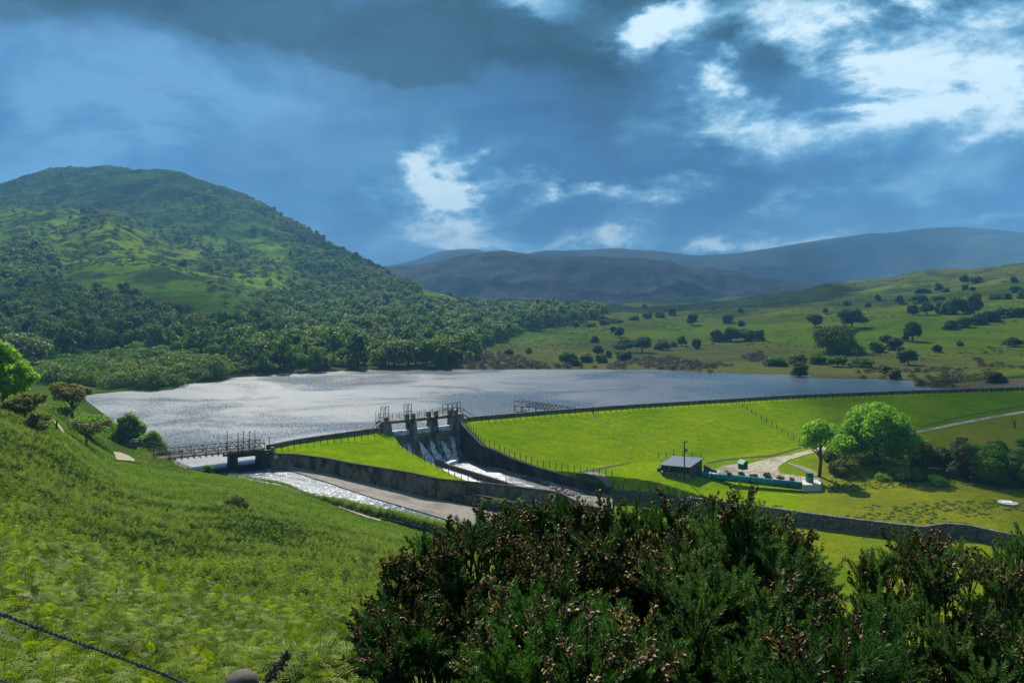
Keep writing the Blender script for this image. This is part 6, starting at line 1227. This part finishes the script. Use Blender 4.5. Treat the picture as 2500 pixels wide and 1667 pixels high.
part('staple', MB().tube([pp_+Vector((-.02, -.062, -.06)), pp_+Vector((-.02, -.07, -.065)), pp_+Vector((.02, -.07, -.07)), pp_+Vector((.02, -.062, -.07))], .002, 4), M['steel'], fp)
ds = thing('dead_stalk', 'brown withered flower stalk leaning beside the fence post top', 'plant', tuple(P3(640, 1660, 2.9))); q0, q1 = P3(630, 1690, 2.9), P3(700, 1602, 3.0); rsD = np.random.RandomState(2)
part('stem', MB().tube([q0, q0.lerp(q1, .5)+Vector((0, 0, -.005)), q1], [.007, .006, .003], 5), M['twig'], ds); m2 = MB()
for i in range(60):
    p = q0.lerp(q1, .25+.75*i/60); d = ((q1-q0).normalized()*.6+Vector(rsD.normal(0, .7, 3))).normalized(); m2.tube([p, p+d*.020, p+d*.03], [.004, .006, .001], 4, False)
part('seed_head', m2, M['rock'], ds)
HAZE_D = .00021

# ------------------------------------------------------------------ added unseen clouds high overhead, placed and thinned to shade parts of the valley
def cloud_mat(nm, thick):
    cm, q = material(nm); q.put(q.b.inputs['Base Color'], (.8, .8, .82)); q.b.inputs['Roughness'].default_value = 1
    tp = q.new('ShaderNodeBsdfTransparent'); mx = q.new('ShaderNodeMixShader'); mx.inputs[0].default_value = thick; q.l.new(tp.outputs[0], mx.inputs[1]); q.l.new(q.b.outputs[0], mx.inputs[2]); q.l.new(mx.outputs[0], q.out.inputs[0]); return cm
def cloud(px, D, rx, ry, seed, thick=.5, alt=1600):
    """unseen blocker added so its shadow falls around the ground point seen at column px, distance D"""
    g_ = Vector(((px-HX)/F0*D, D, 0)); c = g_+sd*((alt)/sd.z); me = bpy.data.meshes.new('cloud'); bm = bmesh.new(); bmesh.ops.create_icosphere(bm, subdivisions=5, radius=1)
    for v in bm.verts:
        d = v.co.normalized(); n_ = 1+.45*mnoise.fractal(d*1.8+Vector((seed*7, 0, 0)), 1, 2, 5); v.co = Vector((d.x*rx*n_, d.y*ry*n_, d.z*60*n_))
    bm.to_mesh(me); bm.free(); me.materials.append(cloud_mat('cloud', thick))
    for p_ in me.polygons: p_.use_smooth = True
    o = link('cloud', me, None, c); o['kind'] = 'structure'; return o
for c in [(2150, 440, 170, 160, 1, .12), (0, 345, 105, 80, 2, .2), (350, 1130, 460, 340, 3, .16), (1500, 900, 300, 220, 5, .5), (1500, 1700, 900, 430, 6, .42), (2520, 152, 32, 40, 7, .45), (1700, 3300, 2100, 900, 8, .28, 3600)]: cloud(*c)
# ------------------------------------------------------------------ air
me = bpy.data.meshes.new('haze'); bm = bmesh.new(); bmesh.ops.create_cube(bm, size=1); bmesh.ops.scale(bm, vec=(7400, 5500, 420), verts=bm.verts); bmesh.ops.translate(bm, vec=(0, 2600, 190), verts=bm.verts); bm.to_mesh(me); bm.free()
hzm = bpy.data.materials.new('haze_air'); hzm.use_nodes = True; q = NT(hzm.node_tree); q.n.clear(); out = q.new('ShaderNodeOutputMaterial'); pv_ = q.new('ShaderNodeVolumePrincipled'); pv_.inputs['Color'].default_value = (.22, .56, 1.0, 1); pv_.inputs['Density'].default_value = HAZE_D; pv_.inputs['Anisotropy'].default_value = .2; q.l.new(pv_.outputs[0], out.inputs['Volume']); me.materials.append(hzm)
tag(link('haze', me), kind='stuff', label='thin blue air filling the valley and veiling the far hills', cat='haze')
